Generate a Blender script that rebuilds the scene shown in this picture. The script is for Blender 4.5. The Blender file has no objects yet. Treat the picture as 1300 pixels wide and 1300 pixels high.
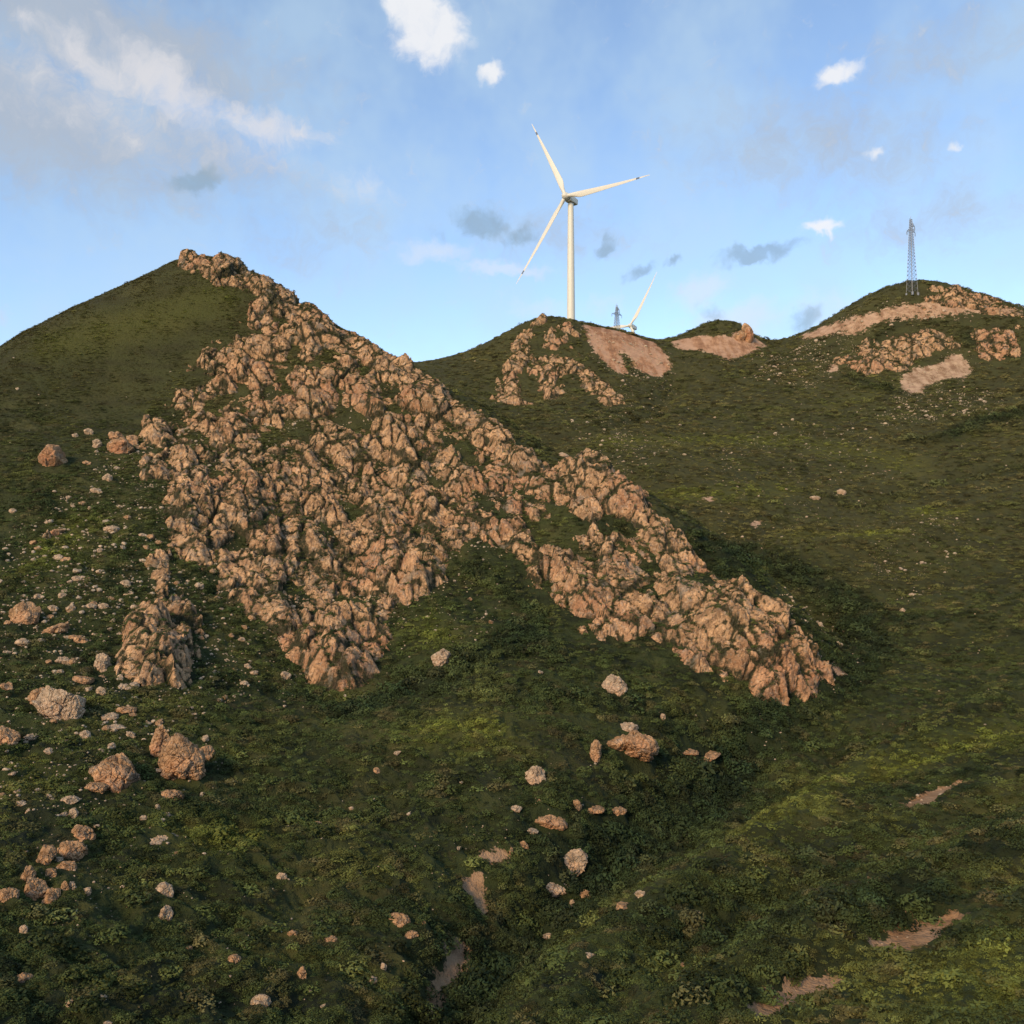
import bpy, math, random, time
import numpy as np
from mathutils import Vector, Matrix
T0 = time.time()
random.seed(7)
rng = np.random.default_rng(11)
S = bpy.context.scene
C = S.collection
R = math.radians

# ------------------------------------------------------------------ camera geometry
F = 1172.0                        # focal length in photo pixels (1300 x 1300)
PITCH = math.atan(50.0 / F)
cp, sp = math.cos(PITCH), math.sin(PITCH)
def ray(px, py):
    u = (px - 650.0) / F; v = (650.0 - py) / F
    return np.array([u, cp - v * sp, sp + v * cp])
def at(px, py, d):
    r = ray(px, py); return r * (d / r[1])

# ------------------------------------------------------------------ noise
def _h(ix, iy, iz, seed):
    with np.errstate(over='ignore'):
        h = (ix.astype(np.uint32) * np.uint32(0x8da6b343)) ^ (iy.astype(np.uint32) * np.uint32(0xd8163841)) ^ (iz.astype(np.uint32) * np.uint32(0xcb1ab31f))
        h = h + np.uint32(seed * 7919 + 13)
        h ^= h >> np.uint32(15); h *= np.uint32(0x2c1b3c6d); h ^= h >> np.uint32(12); h *= np.uint32(0x297a2d39); h ^= h >> np.uint32(15)
    return h
def hf(ix, iy, iz, seed):
    return _h(ix, iy, iz, seed).astype(np.float32) * np.float32(1 / 4294967296.0)
Z32 = np.zeros(1, np.int32)
def n2(x, y, seed=0):
    """smooth 2-D gradient noise, about -1..1"""
    x0 = np.floor(x); y0 = np.floor(y); fx = (x - x0).astype(np.float32); fy = (y - y0).astype(np.float32)
    ix = x0.astype(np.int32); iy = y0.astype(np.int32)
    sx = fx * fx * fx * (fx * (fx * 6 - 15) + 10); sy = fy * fy * fy * (fy * (fy * 6 - 15) + 10)
    def g(dx, dy):
        a = hf(ix + dx, iy + dy, Z32, seed) * np.float32(2 * math.pi)
        return np.cos(a) * (fx - dx) + np.sin(a) * (fy - dy)
    a = g(0, 0); b = g(1, 0); c = g(0, 1); d = g(1, 1)
    a = a + sx * (b - a); c = c + sx * (d - c)
    return (a + sy * (c - a)) * 1.5
def fbm2(x, y, wl, octs=4, seed=0, gain=0.5):
    r = 0; a = 1.0; t = 0
    for i in range(octs):
        r = r + a * n2(x / wl, y / wl, seed + i); t += a; a *= gain; wl /= 2.03
    return r / t
def n3(x, y, z, seed=0):
    x0 = np.floor(x); y0 = np.floor(y); z0 = np.floor(z)
    fx = (x - x0).astype(np.float32); fy = (y - y0).astype(np.float32); fz = (z - z0).astype(np.float32)
    ix = x0.astype(np.int32); iy = y0.astype(np.int32); iz = z0.astype(np.int32)
    sx = fx * fx * (3 - 2 * fx); sy = fy * fy * (3 - 2 * fy); sz = fz * fz * (3 - 2 * fz)
    v = {}
    for dx in (0, 1):
        for dy in (0, 1):
            for dz in (0, 1):
                v[dx, dy, dz] = hf(ix + dx, iy + dy, iz + dz, seed)
    l = lambda a, b, t: a + t * (b - a)
    return l(l(l(v[0,0,0], v[1,0,0], sx), l(v[0,1,0], v[1,1,0], sx), sy), l(l(v[0,0,1], v[1,0,1], sx), l(v[0,1,1], v[1,1,1], sx), sy), sz) * 2 - 1
def fbm3(x, y, z, wl, octs=3, seed=0):
    r = 0; a = 1.0; t = 0
    for i in range(octs):
        r = r + a * n3(x / wl, y / wl, z / wl, seed + i * 17); t += a; a *= .5; wl /= 2.07
    return r / t
def blocks(x, y, z, wl, seed, tilt=0.5):
    """fractured-rock relief: jittered cells, each a tilted facet at its own height, with open joints between. returns (height, edge)"""
    px = (x / wl).astype(np.float32); py = (y / wl).astype(np.float32); pz = (z / wl).astype(np.float32)
    ix = np.floor(px).astype(np.int32); iy = np.floor(py).astype(np.int32); iz = np.floor(pz).astype(np.int32)
    f1 = np.full(px.shape, 9.0, np.float32); f2 = f1.copy(); hh = np.zeros_like(f1)
    for dx in (-1, 0, 1):
        for dy in (-1, 0, 1):
            for dz in (-1, 0, 1):
                cx = ix + dx; cy = iy + dy; cz = iz + dz
                h = _h(cx, cy, cz, seed)
                a = (h & np.uint32(1023)).astype(np.float32) / 1023; b = ((h >> np.uint32(10)) & np.uint32(1023)).astype(np.float32) / 1023; c = ((h >> np.uint32(20)) & np.uint32(1023)).astype(np.float32) / 1023
                qx = px - cx - a; qy = py - cy - b; qz = pz - cz - c
                d = qx * qx + qy * qy + qz * qz
                k = hf(cx, cy, cz, seed + 77)
                k2 = (k * 7.31) % 1.0; k3 = (k * 17.7) % 1.0
                hv = k - .5 + tilt * ((k2 - .5) * 2 * qx + (k3 - .5) * 2 * qy + ((k2 + k3) % 1.0 - .3) * qz)
                m = d < f1
                f2 = np.where(m, f1, np.minimum(f2, d)); hh = np.where(m, hv, hh); f1 = np.where(m, d, f1)
    return hh, np.sqrt(f2) - np.sqrt(f1)
def sstep(a, b, x):
    t = np.clip((x - a) / (b - a), 0, 1); return t * t * (3 - 2 * t)

# ------------------------------------------------------------------ the lie of the land: two thin-plate surfaces joined at the gully
def tps(pts):
    P = np.array(pts, float); n = len(P)
    xy = P[:, :2] / 100
    d = np.hypot(xy[:, None, 0] - xy[None, :, 0], xy[:, None, 1] - xy[None, :, 1])
    K = np.where(d > 0, d * d * np.log(d + 1e-12), 0) + np.eye(n) * 2e-4
    A = np.zeros((n + 3, n + 3)); A[:n, :n] = K; A[:n, n] = 1; A[:n, n + 1:] = xy; A[n, :n] = 1; A[n + 1:, :n] = xy.T
    w = np.linalg.solve(A, np.concatenate([P[:, 2], [0, 0, 0]]))
    return xy, w
def tps_eval(m, X, Y):
    xy, w = m; X = X / 100; Y = Y / 100
    r = w[-3] + w[-2] * X + w[-1] * Y
    for (a, b), k in zip(xy, w[:-3]):
        d2 = (X - a) ** 2 + (Y - b) ** 2
        r = r + k * 0.5 * d2 * np.log(d2 + 1e-12)
    return r
def W(l): return [tuple(at(*p)) for p in l]
main_px = [(-300,690,185),(-150,560,192),(0,456,200),(60,419,208),(120,386,215),(180,351,225),(238,326,232),(282,330,230),(340,370,222),(400,400,216),(440,427,210),(500,458,203),
 (560,492,195),(620,535,187),(680,592,177),(720,600,170),(800,630,160),(840,668,153),(900,718,145),(960,775,137),(1000,815,133),(1045,870,130),
 (300,600,163),(400,500,190),(300,450,205),(150,500,195),(200,700,137),(100,600,155),(0,560,168),(0,700,130),(0,850,97),(200,850,106),(300,850,112),(430,885,112),(570,740,140),(480,600,170),(560,620,165),(450,740,142),
 (350,720,143),(680,760,138),(720,700,148),(860,820,128),(960,895,120),(600,820,120),(500,900,101),(700,900,104),(850,930,108),(500,1000,85),(700,1000,88),(300,1000,82),(0,1000,73),(150,1000,77),(0,1150,56),(300,1150,64),(550,1150,68),(0,1300,46),(300,1300,50),(500,1300,52)]
main_w = W(main_px) + [(-80,10,-22),(-120,40,-16),(-40,20,-25),(10,20,-40),(60,60,-48),(80,110,-45),(110,140,-48),(120,190,-40),
 (70,200,-30),(40,230,-12),(-20,250,6),(-60,270,20),(-130,290,20),(-220,260,5),(-300,200,0),(-250,100,0),(0,350,-60),(150,350,-120),(-250,400,-60),(-400,300,-60),(-400,0,-30),(300,200,-150),(300,0,-150),(0,-100,-60)]
back_px = [(700,1300,47),(900,1300,43),(1100,1300,41),(1300,1300,38),(1300,1150,56),(1000,1150,62),(850,1150,66),(1300,1000,85),(1000,1050,85),(1150,950,108),(1300,900,118),(1080,905,124),(1100,850,147),(1200,850,146),
 (1300,800,157),(1200,750,185),(1050,730,195),(900,690,207),(1300,680,212),(1100,620,250),(860,640,228),(780,600,252),(1300,570,268),(1000,560,297),(800,540,305),(700,560,290),(640,520,330),(560,480,370),(510,460,385),(600,456,394),
 (640,430,398),(690,404,402),(730,411,402),(800,424,410),(850,435,415),(878,426,417),(898,412,421),(918,409,421),(938,411,421),(962,434,417),(980,439,415),(895,438,405),(930,440,405),(1050,411,405),(1110,381,395),(1175,362,392),(1240,376,387),(1300,394,382),(1400,425,370),
 (690,500,352),(780,512,345),(850,480,375),(650,505,350),(910,475,378),(1000,475,370),(1180,500,338),(1300,470,348),(1100,470,362),(1180,420,375),(1060,440,385),(730,460,374),(900,550,305),(1100,540,305)]
back_w = W(back_px) + [(0,0,-1.7),(0,20,-12.6),(-25,0,-4),(30,0,-1),(20,20,-12),(-20,20,-14),(40,25,-11),(0,-50,-1),(-60,-40,-6),(60,-40,2),(-60,0,-14),(-40,30,-28),(-30,60,-38),(0,90,-36),(-20,120,-40),(30,118,-32),(50,150,-24),
 (-40,180,-20),(-10,230,0),(-100,260,20),(-150,360,60),(-60,400,80),(-200,200,-5),(-200,100,-30),(-200,0,-25),(90,20,-4),(150,60,0),(150,120,0),(200,200,20),(230,300,60),(300,400,70),(0,460,92),(100,460,88),(200,460,90),(0,560,90),(200,560,90),(-200,460,85),(-300,560,80),(380,560,80),(-400,300,40),(-400,-60,0),(400,-60,30),(400,200,40),(420,420,75)]
MM = tps(main_w); MB = tps(back_w)
GX0, GX1, GY0, GY1, GS = -420.0, 420.0, -60.0, 560.0, 2.0
gx = np.arange(GX0, GX1 + .1, GS); gy = np.arange(GY0, GY1 + .1, GS)
GX, GY = np.meshgrid(gx, gy)
_a = tps_eval(MM, GX, GY); _b = tps_eval(MB, GX, GY)
K_ = 1.6
_m = np.maximum(_a, _b) + K_ * np.log(np.exp(-np.abs(_a - _b) / K_) + 1) * 0.6
G = _m
GMAIN = (_a > _b).astype(float)
def samp(grid, x, y, x0=GX0, y0=GY0, s=GS):
    """bicubic-ish (Catmull-Rom) sampling of a world-space grid"""
    fx = np.clip((x - x0) / s, 1, grid.shape[1] - 2.001); fy = np.clip((y - y0) / s, 1, grid.shape[0] - 2.001)
    ix = fx.astype(int); iy = fy.astype(int); tx = fx - ix; ty = fy - iy
    def cr(p0, p1, p2, p3, t): return p1 + .5 * t * (p2 - p0 + t * (2*p0 - 5*p1 + 4*p2 - p3 + t * (3*(p1 - p2) + p3 - p0)))
    ix = np.clip(ix, 1, grid.shape[1] - 3); iy = np.clip(iy, 1, grid.shape[0] - 3)
    rows = [cr(grid[iy + k, ix - 1], grid[iy + k, ix], grid[iy + k, ix + 1], grid[iy + k, ix + 2], tx) for k in (-1, 0, 1, 2)]
    return cr(*rows, ty)
def lin(grid, x, y, x0, y0, s):
    fx = np.clip((x - x0) / s, 0, grid.shape[1] - 1.001); fy = np.clip((y - y0) / s, 0, grid.shape[0] - 1.001)
    ix = fx.astype(int); iy = fy.astype(int); tx = fx - ix; ty = fy - iy
    return (grid[iy, ix] * (1 - tx) + grid[iy, ix + 1] * tx) * (1 - ty) + (grid[iy + 1, ix] * (1 - tx) + grid[iy + 1, ix + 1] * tx) * ty
def base(x, y): return samp(G, x, y)
def normal(x, y):
    e = 1.5
    dx = (base(x + e, y) - base(x - e, y)) / (2 * e); dy = (base(x, y + e) - base(x, y - e)) / (2 * e)
    l = np.sqrt(1 + dx * dx + dy * dy)
    return -dx / l, -dy / l, 1 / l

_D = np.exp(np.linspace(math.log(25), math.log(470), 1600))
def hit(px, py):
    """where the line of sight through a photo pixel meets the hillside"""
    for k in range(60):
        r = ray(px, py); p = r[None, :] * (_D / r[1])[:, None]
        g = base(p[:, 0], p[:, 1]); b = np.nonzero(g > p[:, 2])[0]
        if len(b):
            i = b[0]
            if i == 0: return p[0]
            a0 = p[i-1, 2] - g[i-1]; a1 = p[i, 2] - g[i]; t = a0 / (a0 - a1)
            return p[i-1] + t * (p[i] - p[i-1])
        py += 1.5
    return p[-1]
print('land', time.time() - T0)

# ------------------------------------------------------------------ ground cover map (world metres)
MX0, MY0, MS = -330.0, 10.0, 0.5
mW, mH = 1320, 930
mx = MX0 + np.arange(mW) * MS; my = MY0 + np.arange(mH) * MS
def poly_world(pl):
    out = []
    for (a, b) in zip(pl, pl[1:] + pl[:1]):
        n = max(1, int(math.hypot(b[0]-a[0], b[1]-a[1]) / 12))
        for k in range(n):
            t = k / n; out.append(hit(a[0] + t*(b[0]-a[0]), a[1] + t*(b[1]-a[1]))[:2])
    return np.array(out)
def stamp_poly(M, pl, val=1.0, add=None):
    P = poly_world(pl)
    x0, y0 = P.min(0) - 1; x1, y1 = P.max(0) + 1
    i0 = max(0, int((x0 - MX0) / MS)); i1 = min(mW, int((x1 - MX0) / MS) + 2); j0 = max(0, int((y0 - MY0) / MS)); j1 = min(mH, int((y1 - MY0) / MS) + 2)
    if i1 <= i0 or j1 <= j0: return
    X, Y = np.meshgrid(mx[i0:i1], my[j0:j1]); ins = np.zeros(X.shape, bool)
    for (ax, ay), (bx, by) in zip(P, np.roll(P, -1, 0)):
        if ay == by: continue
        c = ((ay > Y) != (by > Y)) & (X < (bx - ax) * (Y - ay) / (by - ay) + ax); ins ^= c
    M[j0:j1, i0:i1] = np.where(ins, val, M[j0:j1, i0:i1])
def stamp_line(M, pl, rad, val=1.0):
    """rad in photo pixels at that distance, turned into metres"""
    Q = []
    for a, b in zip(pl, pl[1:]):
        n = max(1, int(math.hypot(b[0]-a[0], b[1]-a[1]) / 10))
        for k in range(n + 1):
            t = k / n; Q.append(hit(a[0] + t*(b[0]-a[0]), a[1] + t*(b[1]-a[1])))
    for a, b in zip(Q, Q[1:]):
        if np.hypot(*(a - b)[:2]) > 25: continue
        r = rad * a[1] / F
        x0 = min(a[0], b[0]) - 2*r; x1 = max(a[0], b[0]) + 2*r; y0 = min(a[1], b[1]) - 2*r; y1 = max(a[1], b[1]) + 2*r
        i0 = max(0, int((x0 - MX0) / MS)); i1 = min(mW, int((x1 - MX0) / MS) + 2); j0 = max(0, int((y0 - MY0) / MS)); j1 = min(mH, int((y1 - MY0) / MS) + 2)
        if i1 <= i0 or j1 <= j0: continue
        X, Y = np.meshgrid(mx[i0:i1], my[j0:j1]); dx, dy = b[0]-a[0], b[1]-a[1]; L = dx*dx + dy*dy + 1e-9
        t = np.clip(((X-a[0])*dx + (Y-a[1])*dy) / L, 0, 1); d = np.hypot(X-a[0]-t*dx, Y-a[1]-t*dy)
        v = val * np.clip(1.5 - d / r, 0, 1)
        M[j0:j1, i0:i1] = np.maximum(M[j0:j1, i0:i1], v)
def blur(M, n=1, k=1):
    for _ in range(n):
        for ax in (0, 1):
            A = M.copy()
            for s in range(1, k + 1): A += np.roll(M, s, ax) + np.roll(M, -s, ax)
            M = A / (2*k + 1)
    return M
rockM = np.zeros((mH, mW)); earthM = np.zeros((mH, mW)); redM = np.zeros((mH, mW)); bushM = np.zeros((mH, mW)); stoneM = np.zeros((mH, mW)); lightM = np.zeros((mH, mW))
# rock
face = [(345,366),(310,400),(285,430),(250,455),(205,500),(185,540),(170,590),(178,628),(213,600),(225,640),(215,690),(235,712),(270,722),(290,770),(340,800),(350,830),(385,850),(430,885),(480,865),
 (485,830),(505,812),(515,775),(560,750),(570,710),(600,690),(655,700),(668,738),(708,758),(728,795),(770,815),(800,800),(850,835),(900,862),(960,893),(1040,882),(1048,830),(1003,790),(975,768),(930,738),(890,705),(855,668),(830,640),(790,612),(760,590),(720,588),(700,606),(660,572),(620,532),(560,490),(440,425),(400,396)]
stamp_poly(rockM, face, .9)
for h in [[(400,428),(440,455),(520,523),(600,578),(655,625),(690,650),(640,632),(560,578),(500,535),(440,480),(405,450)],
          [(740,650),(785,664),(815,676),(790,694),(760,696),(740,685)],[(655,655),(720,670),(735,700),(700,705),(660,690)],[(770,735),(800,745),(790,790),(765,795)]]:
    stamp_poly(rockM, h, .44 if h[0][0] < 500 else .52)
for l, r in [([(240,560),(330,540),(380,560)],9),([(380,470),(430,520),(470,560)],7),([(300,500),(360,520)],7),([(470,640),(530,650)],6),([(400,760),(430,790)],6),([(300,690),(360,705)],6),([(230,540),(290,500)],6)]:
    L = np.zeros_like(rockM); stamp_line(L, l, r, 1); rockM = rockM * (1 - .55 * np.clip(L, 0, 1))
L = np.zeros_like(rockM); stamp_poly(L, [(345,395),(285,430),(205,500),(170,590),(230,605),(290,640),(350,640),(430,600),(420,540),(385,470)], 1); rockM = np.where((L > 0) & (rockM > .5), .70, rockM)
L = np.zeros_like(rockM); stamp_poly(L, [(690,640),(740,660),(830,680),(880,720),(860,760),(800,740),(740,700),(690,680)], 1); rockM = np.where((L > 0) & (rockM > .5), .70, rockM)
L = np.zeros_like(rockM); stamp_poly(L, [(700,700),(880,705),(1050,830),(1045,885),(960,893),(800,800),(720,760)], 1); rockM = np.where((L > 0) & (rockM > .75), .80, rockM)
L = np.zeros_like(rockM)
for q_ in [[(760,760),(820,775),(880,840)],[(820,700),(870,745),(930,770)],[(780,715),(830,750)],[(970,790),(985,840)]]: stamp_line(L, q_, 7, 1)
rockM = rockM * (1 - .4 * np.clip(L, 0, 1))
slabM = np.zeros_like(rockM); stamp_line(slabM, [(400,400),(450,437),(510,475),(560,508),(610,545),(650,585),(690,622)], 17, 1.0); 
for pl in ([(1050,455),(1100,415),(1300,405),(1300,465),(1190,475),(1060,480)],[(1150,385),(1200,366),(1300,390),(1300,404),(1140,400)]): stamp_poly(slabM, pl, .9)
slabM = blur(slabM, 2, 2)
# the rocky strip that follows the crest
stamp_line(rockM, [(345,368),(400,402),(450,437),(510,475),(560,508),(610,545),(650,585),(690,622)], 15, 1.0)
stamp_line(rockM, [(430,470),(480,500)], 7, .8)
stamp_poly(rockM, [(214,342),(224,324),(240,314),(258,326),(256,342),(228,348)], 1)
stamp_poly(rockM, [(240,332),(262,328),(282,318),(310,334),(348,364),(352,382),(330,380),(300,366),(272,368),(252,352)], 1.15)
stamp_line(rockM, [(180,352),(205,345)], 3, .8)
stamp_line(rockM, [(268,368),(300,376)], 4, .7)
# fringe of the face
for l, r, v in [([(185,700),(215,760),(245,830)],16,.62),([(200,640),(190,700)],10,.5),([(100,610),(60,690)],10,.45),([(280,860),(330,850)],12,.40),([(985,800),(1035,850),(1050,860)],20,.86),([(560,770),(520,800)],8,.55),([(120,560),(165,555)],7,.6)]:
    stamp_line(rockM, l, r, v)
# back hill ribs
for l, r, v in [([(664,436),(655,460),(645,490),(655,508)],15,.80),([(635,508),(668,512)],12,.85),([(706,428),(695,450),(690,480),(705,505)],17,.84),([(715,450),(745,480),(778,512)],16,.86),([(745,470),(770,500)],13,.8),
                ([(690,406),(680,414),(668,420)],5,.9),([(722,412),(735,428)],7,.8),([(795,450),(806,470)],4,.7)]:
    stamp_line(rockM, l, r, v)
# right hill crags
for pl, v in [([(1065,462),(1100,425),(1140,418),(1180,415),(1210,425),(1225,445),(1190,452),(1150,474),(1100,478)],.92),([(1230,418),(1300,410),(1300,455),(1255,458),(1225,440)],.90),([(1165,372),(1185,363),(1230,370),(1300,390),(1300,404),(1230,398),(1180,394),(1140,400)],.84),([(1050,468),(1062,450),(1066,470)],.7)]:
    stamp_poly(rockM, pl, v)
stamp_poly(rockM, [(168,772),(188,768),(205,795),(222,830),(240,862),(228,878),(190,876),(150,862),(146,835),(155,800)], 1.0)
stamp_line(rockM, [(212,768),(238,805),(246,845)], 12, .8)
rockM = blur(rockM, 4, 2)
# bare earth and scree
for pl, red in [([(738,413),(770,414),(800,420),(830,433),(848,452),(853,466),(838,478),(824,477),(810,470),(800,456),(792,444),(786,442),(790,456),(800,473),(790,476),(774,468),(758,450),(745,430)],1),
                ([(850,432),(880,429),(905,426),(925,428),(940,420),(960,430),(978,436),(955,448),(920,460),(915,452),(880,444),(858,444)],.8),
                ([(1005,430),(1060,408),(1110,395),(1150,384),(1200,380),(1260,386),(1300,392),(1300,402),(1240,400),(1190,406),(1150,408),(1110,412),(1085,430),(1060,425),(1020,432)],.42),
                ([(1046,472),(1058,456),(1066,450),(1063,474)],.4),
                ([(1142,480),(1160,468),(1190,462),(1206,448),(1222,450),(1238,470),(1226,478),(1200,482),(1175,492),(1165,508),(1158,500),(1144,496)],.12),
                ([(1136,1020),(1180,1000),(1220,988),(1215,998),(1180,1018),(1145,1030)],.4),
                ([(1110,1190),(1135,1165),(1180,1158),(1215,1148),(1210,1168),(1170,1185),(1125,1208)],.5),
                ([(950,1270),(1000,1240),(1050,1220),(1068,1224),(1035,1245),(980,1275),(958,1290)],.45),
                ([(1085,1128),(1110,1120),(1130,1122),(1125,1130),(1095,1140)],.4),([(1195,1080),(1210,1078),(1208,1098),(1198,1100)],.5),
                ([(575,1110),(605,1100),(618,1105),(624,1130),(612,1136),(600,1118),(585,1116)],.25),
                ([(570,1160),(592,1150),(595,1190),(575,1205),(560,1220),(545,1222),(546,1205),(562,1185)],.3),([(545,1225),(552,1225),(548,1245),(538,1245)],.5),
                ([(610,1080),(640,1072),(660,1078),(660,1088),(640,1084),(615,1092)],.3),
                ([(1055,842),(1075,840),(1085,852),(1070,860),(1055,856)],.9),
                ([(945,662),(975,652),(985,655),(955,667)],.5),([(890,632),(912,630),(910,636),(892,640)],.8),([(1105,602),(1135,592),(1138,596),(1110,606)],.6)]:
    T = np.zeros_like(earthM); stamp_poly(T, pl, .74 if red == .42 else .90 if max(q_[1] for q_ in pl) > 600 else .9); T = blur(T, 1, 1); earthM = np.maximum(earthM, T); redM = np.where(T > .05, red, redM)
stamp_line(earthM, [(835,606),(855,590),(880,575)], 2, .7)
for l, r in [([(955,1278),(1000,1256),(1062,1226)],13),([(1112,1192),(1165,1174),(1214,1156)],14),([(1138,1024),(1180,1010),(1216,994)],9),([(600,1104),(616,1130)],9),([(588,1158),(572,1190),(556,1218),(545,1240)],10),([(900,1205),(940,1165),(985,1155)],5)]:
    T = np.zeros_like(earthM); stamp_line(T, l, r, .9); earthM = np.maximum(earthM, T); redM = np.where((T > .05) & (redM < .01), .4, redM)
redM = blur(redM, 3, 2); _e2 = blur(earthM, 3, 3); _wy = sstep(140, 260, my)[:, None]; earthM = blur(earthM, 1, 1) * (1 - _wy) + _e2 * _wy
# tall dark scrub
for l, r, v in [([(560,1300),(640,1180),(720,1130),(800,1050),(860,1000),(930,960)],55,1),([(930,950),(990,900),(1050,880),(1110,830),(1080,760),(980,720),(900,690)],30,.9),([(1300,525),(1240,538),(1205,552)],12,1),([(1200,555),(1150,560)],7,.8),
                ([(880,700),(960,735)],22,.9),([(850,1180),(960,1130),(1080,1090)],35,.7),([(1000,1200),(1120,1150)],38,.9),([(900,1290),(980,1230)],30,.6),([(1150,1130),(1300,1080)],30,.7),([(440,900),(560,860),(660,800),(700,830)],24,.9),([(500,860),(800,900),(930,920)],22,.6),
                ([(250,860),(380,890),(440,905)],16,.8),([(590,720),(640,750),(690,790)],14,.9),([(0,750),(60,730)],12,.5),([(220,1030),(330,1060)],25,.5),([(380,1000),(470,1030)],20,.5),([(740,660),(790,685)],12,1),([(1000,620),(1090,640)],10,.5),([(1150,400),(1100,440)],6,.7),([(1230,430),(1290,450)],10,.9),([(1080,480),(1140,500)],10,.7),([(1100,640),(1200,610),(1300,590)],12,.5),([(980,820),(1060,800),(1180,790)],26,.6),
                ([(1200,1230),(1300,1180)],20,.5),([(700,1060),(800,1060),(900,1010)],35,.9),([(240,700),(270,740)],8,.6)]:
    T = np.zeros_like(bushM); stamp_line(T, l, r, v); bushM = np.maximum(bushM, T)
bushM = blur(bushM, 3, 2)
# paler, yellower turf
for l, r, v in [([(1170,650),(1210,655)],16,1),([(1090,690),(1120,680)],12,1),([(540,940),(620,930)],26,.9),([(230,1070),(330,1060)],26,.9),([(1100,1000),(1180,970),(1280,930)],22,.9),([(780,560),(1000,560),(1150,590)],28,.45),([(830,630),(1000,620)],20,.5),
                ([(950,1090),(1060,1010),(1130,990)],16,.7),([(1180,1280),(1300,1210)],40,.6),([(60,440),(200,400),(280,380)],22,.6),([(100,660),(30,740)],16,.7),([(560,820),(540,790)],18,.7),([(1000,680),(1130,690)],12,.5),([(730,1180),(660,1120)],12,.4),([(1180,470),(1050,520)],10,.3),([(880,1160),(1000,1100)],12,.5),([(20,960),(60,990)],20,.7)]:
    T = np.zeros_like(lightM); stamp_line(T, l, r, v); lightM = np.maximum(lightM, T)
lightM = blur(lightM, 3, 3)
# where loose stones lie
for pl, v in [([(0,720),(150,560),(215,640),(260,760),(340,840),(420,880),(330,900),(240,880),(250,980),(160,1080),(60,1170),(0,1190)],1),([(170,560),(420,480),(700,640),(560,760),(430,890),(230,760)],.8),([(1140,500),(1260,495),(1270,530),(1120,540)],.9),
              ([(900,560),(1100,520),(1150,700),(900,720)],.16),([(960,430),(1080,400),(1100,440),(1040,500),(960,480)],.5),([(1090,720),(1200,640),(1240,700),(1150,760)],.8),([(940,740),(1080,770),(1090,870),(1030,890)],1),([(0,1190),(420,1000),(620,1080),(500,1300),(0,1300)],.22),
              ([(600,1010),(760,990),(700,1100),(620,1110)],.7),([(720,530),(860,560),(780,620)],.6),([(800,480),(860,490),(820,540),(740,545)],.22),([(740,440),(850,470),(860,484),(780,482)],.5),([(1140,470),(1240,450),(1245,480),(1160,512)],.5),([(880,1170),(1000,1150),(980,1200),(900,1210)],.6),([(880,930),(1000,890),(960,960)],.5),([(520,760),(600,740),(640,800),(560,830)],.4)]:
    stamp_poly(stoneM, pl, v)
stoneM = blur(stoneM, 4, 3)
carveM = np.zeros((mH, mW))
for l, r, v in [([(560,1300),(640,1180),(720,1110),(800,1050),(870,1000),(935,945)],44,-3.6),([(690,1300),(800,1190),(900,1115),(1000,1055),(1130,965),(1300,885)],30,2.4),([(850,1230),(980,1140),(1100,1080),(1300,1010)],28,-2.0),
                ([(880,1300),(1000,1190),(1120,1125),(1300,1060)],24,1.3),([(960,1310),(1080,1250),(1230,1185)],22,-1.5),([(940,1235),(1060,1195),(1110,1150),(1220,1125)],16,.8),([(1080,1310),(1200,1255),(1300,1205)],24,1.5),
                ([(1130,1002),(1220,968)],14,.9),([(1140,1050),(1240,1010)],14,-1.0),([(1300,545),(1240,553),(1180,568)],10,-3.0),([(1300,520),(1200,535)],9,1.5),([(880,700),(960,735),(1050,785),(1080,840)],24,-2.6),([(900,690),(1040,650),(1180,612),(1300,592)],12,-1.6),
                ([(1000,705),(1150,690),(1300,640)],20,1.8),([(1040,780),(1160,745),(1300,720)],16,-1.6),([(1120,830),(1200,800),(1300,770)],16,1.3),([(700,560),(830,525),(860,485)],12,-3.5),([(1000,600),(1150,575)],10,1.3),
                ([(440,905),(560,870),(660,820)],20,-1.2),([(480,960),(620,930),(720,930)],24,1.1),([(380,1030),(520,1005)],18,-.9),([(280,1090),(450,1080)],20,.8),([(545,1245),(590,1170),(620,1110)],16,-1.0),([(100,1200),(300,1180)],20,-.6),([(560,820),(540,770)],20,.9),([(1100,900),(1250,860)],14,-1.2),([(960,1000),(1080,930)],16,1.0)]:
    T = np.zeros((mH, mW)); stamp_line(T, l, r, 1); carveM += v * blur(T, 3, 3)
carve_at = lambda x, y: lin(carveM, x, y, MX0, MY0, MS)
mk = lambda M: (lambda x, y: lin(M, x, y, MX0, MY0, MS))
slab_at = mk(slabM)
rock_at, earth_at, red_at, bush_at, stone_at, light_at = map(mk, (rockM, earthM, redM, bushM, stoneM, lightM))
print('maps', time.time() - T0)

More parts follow.
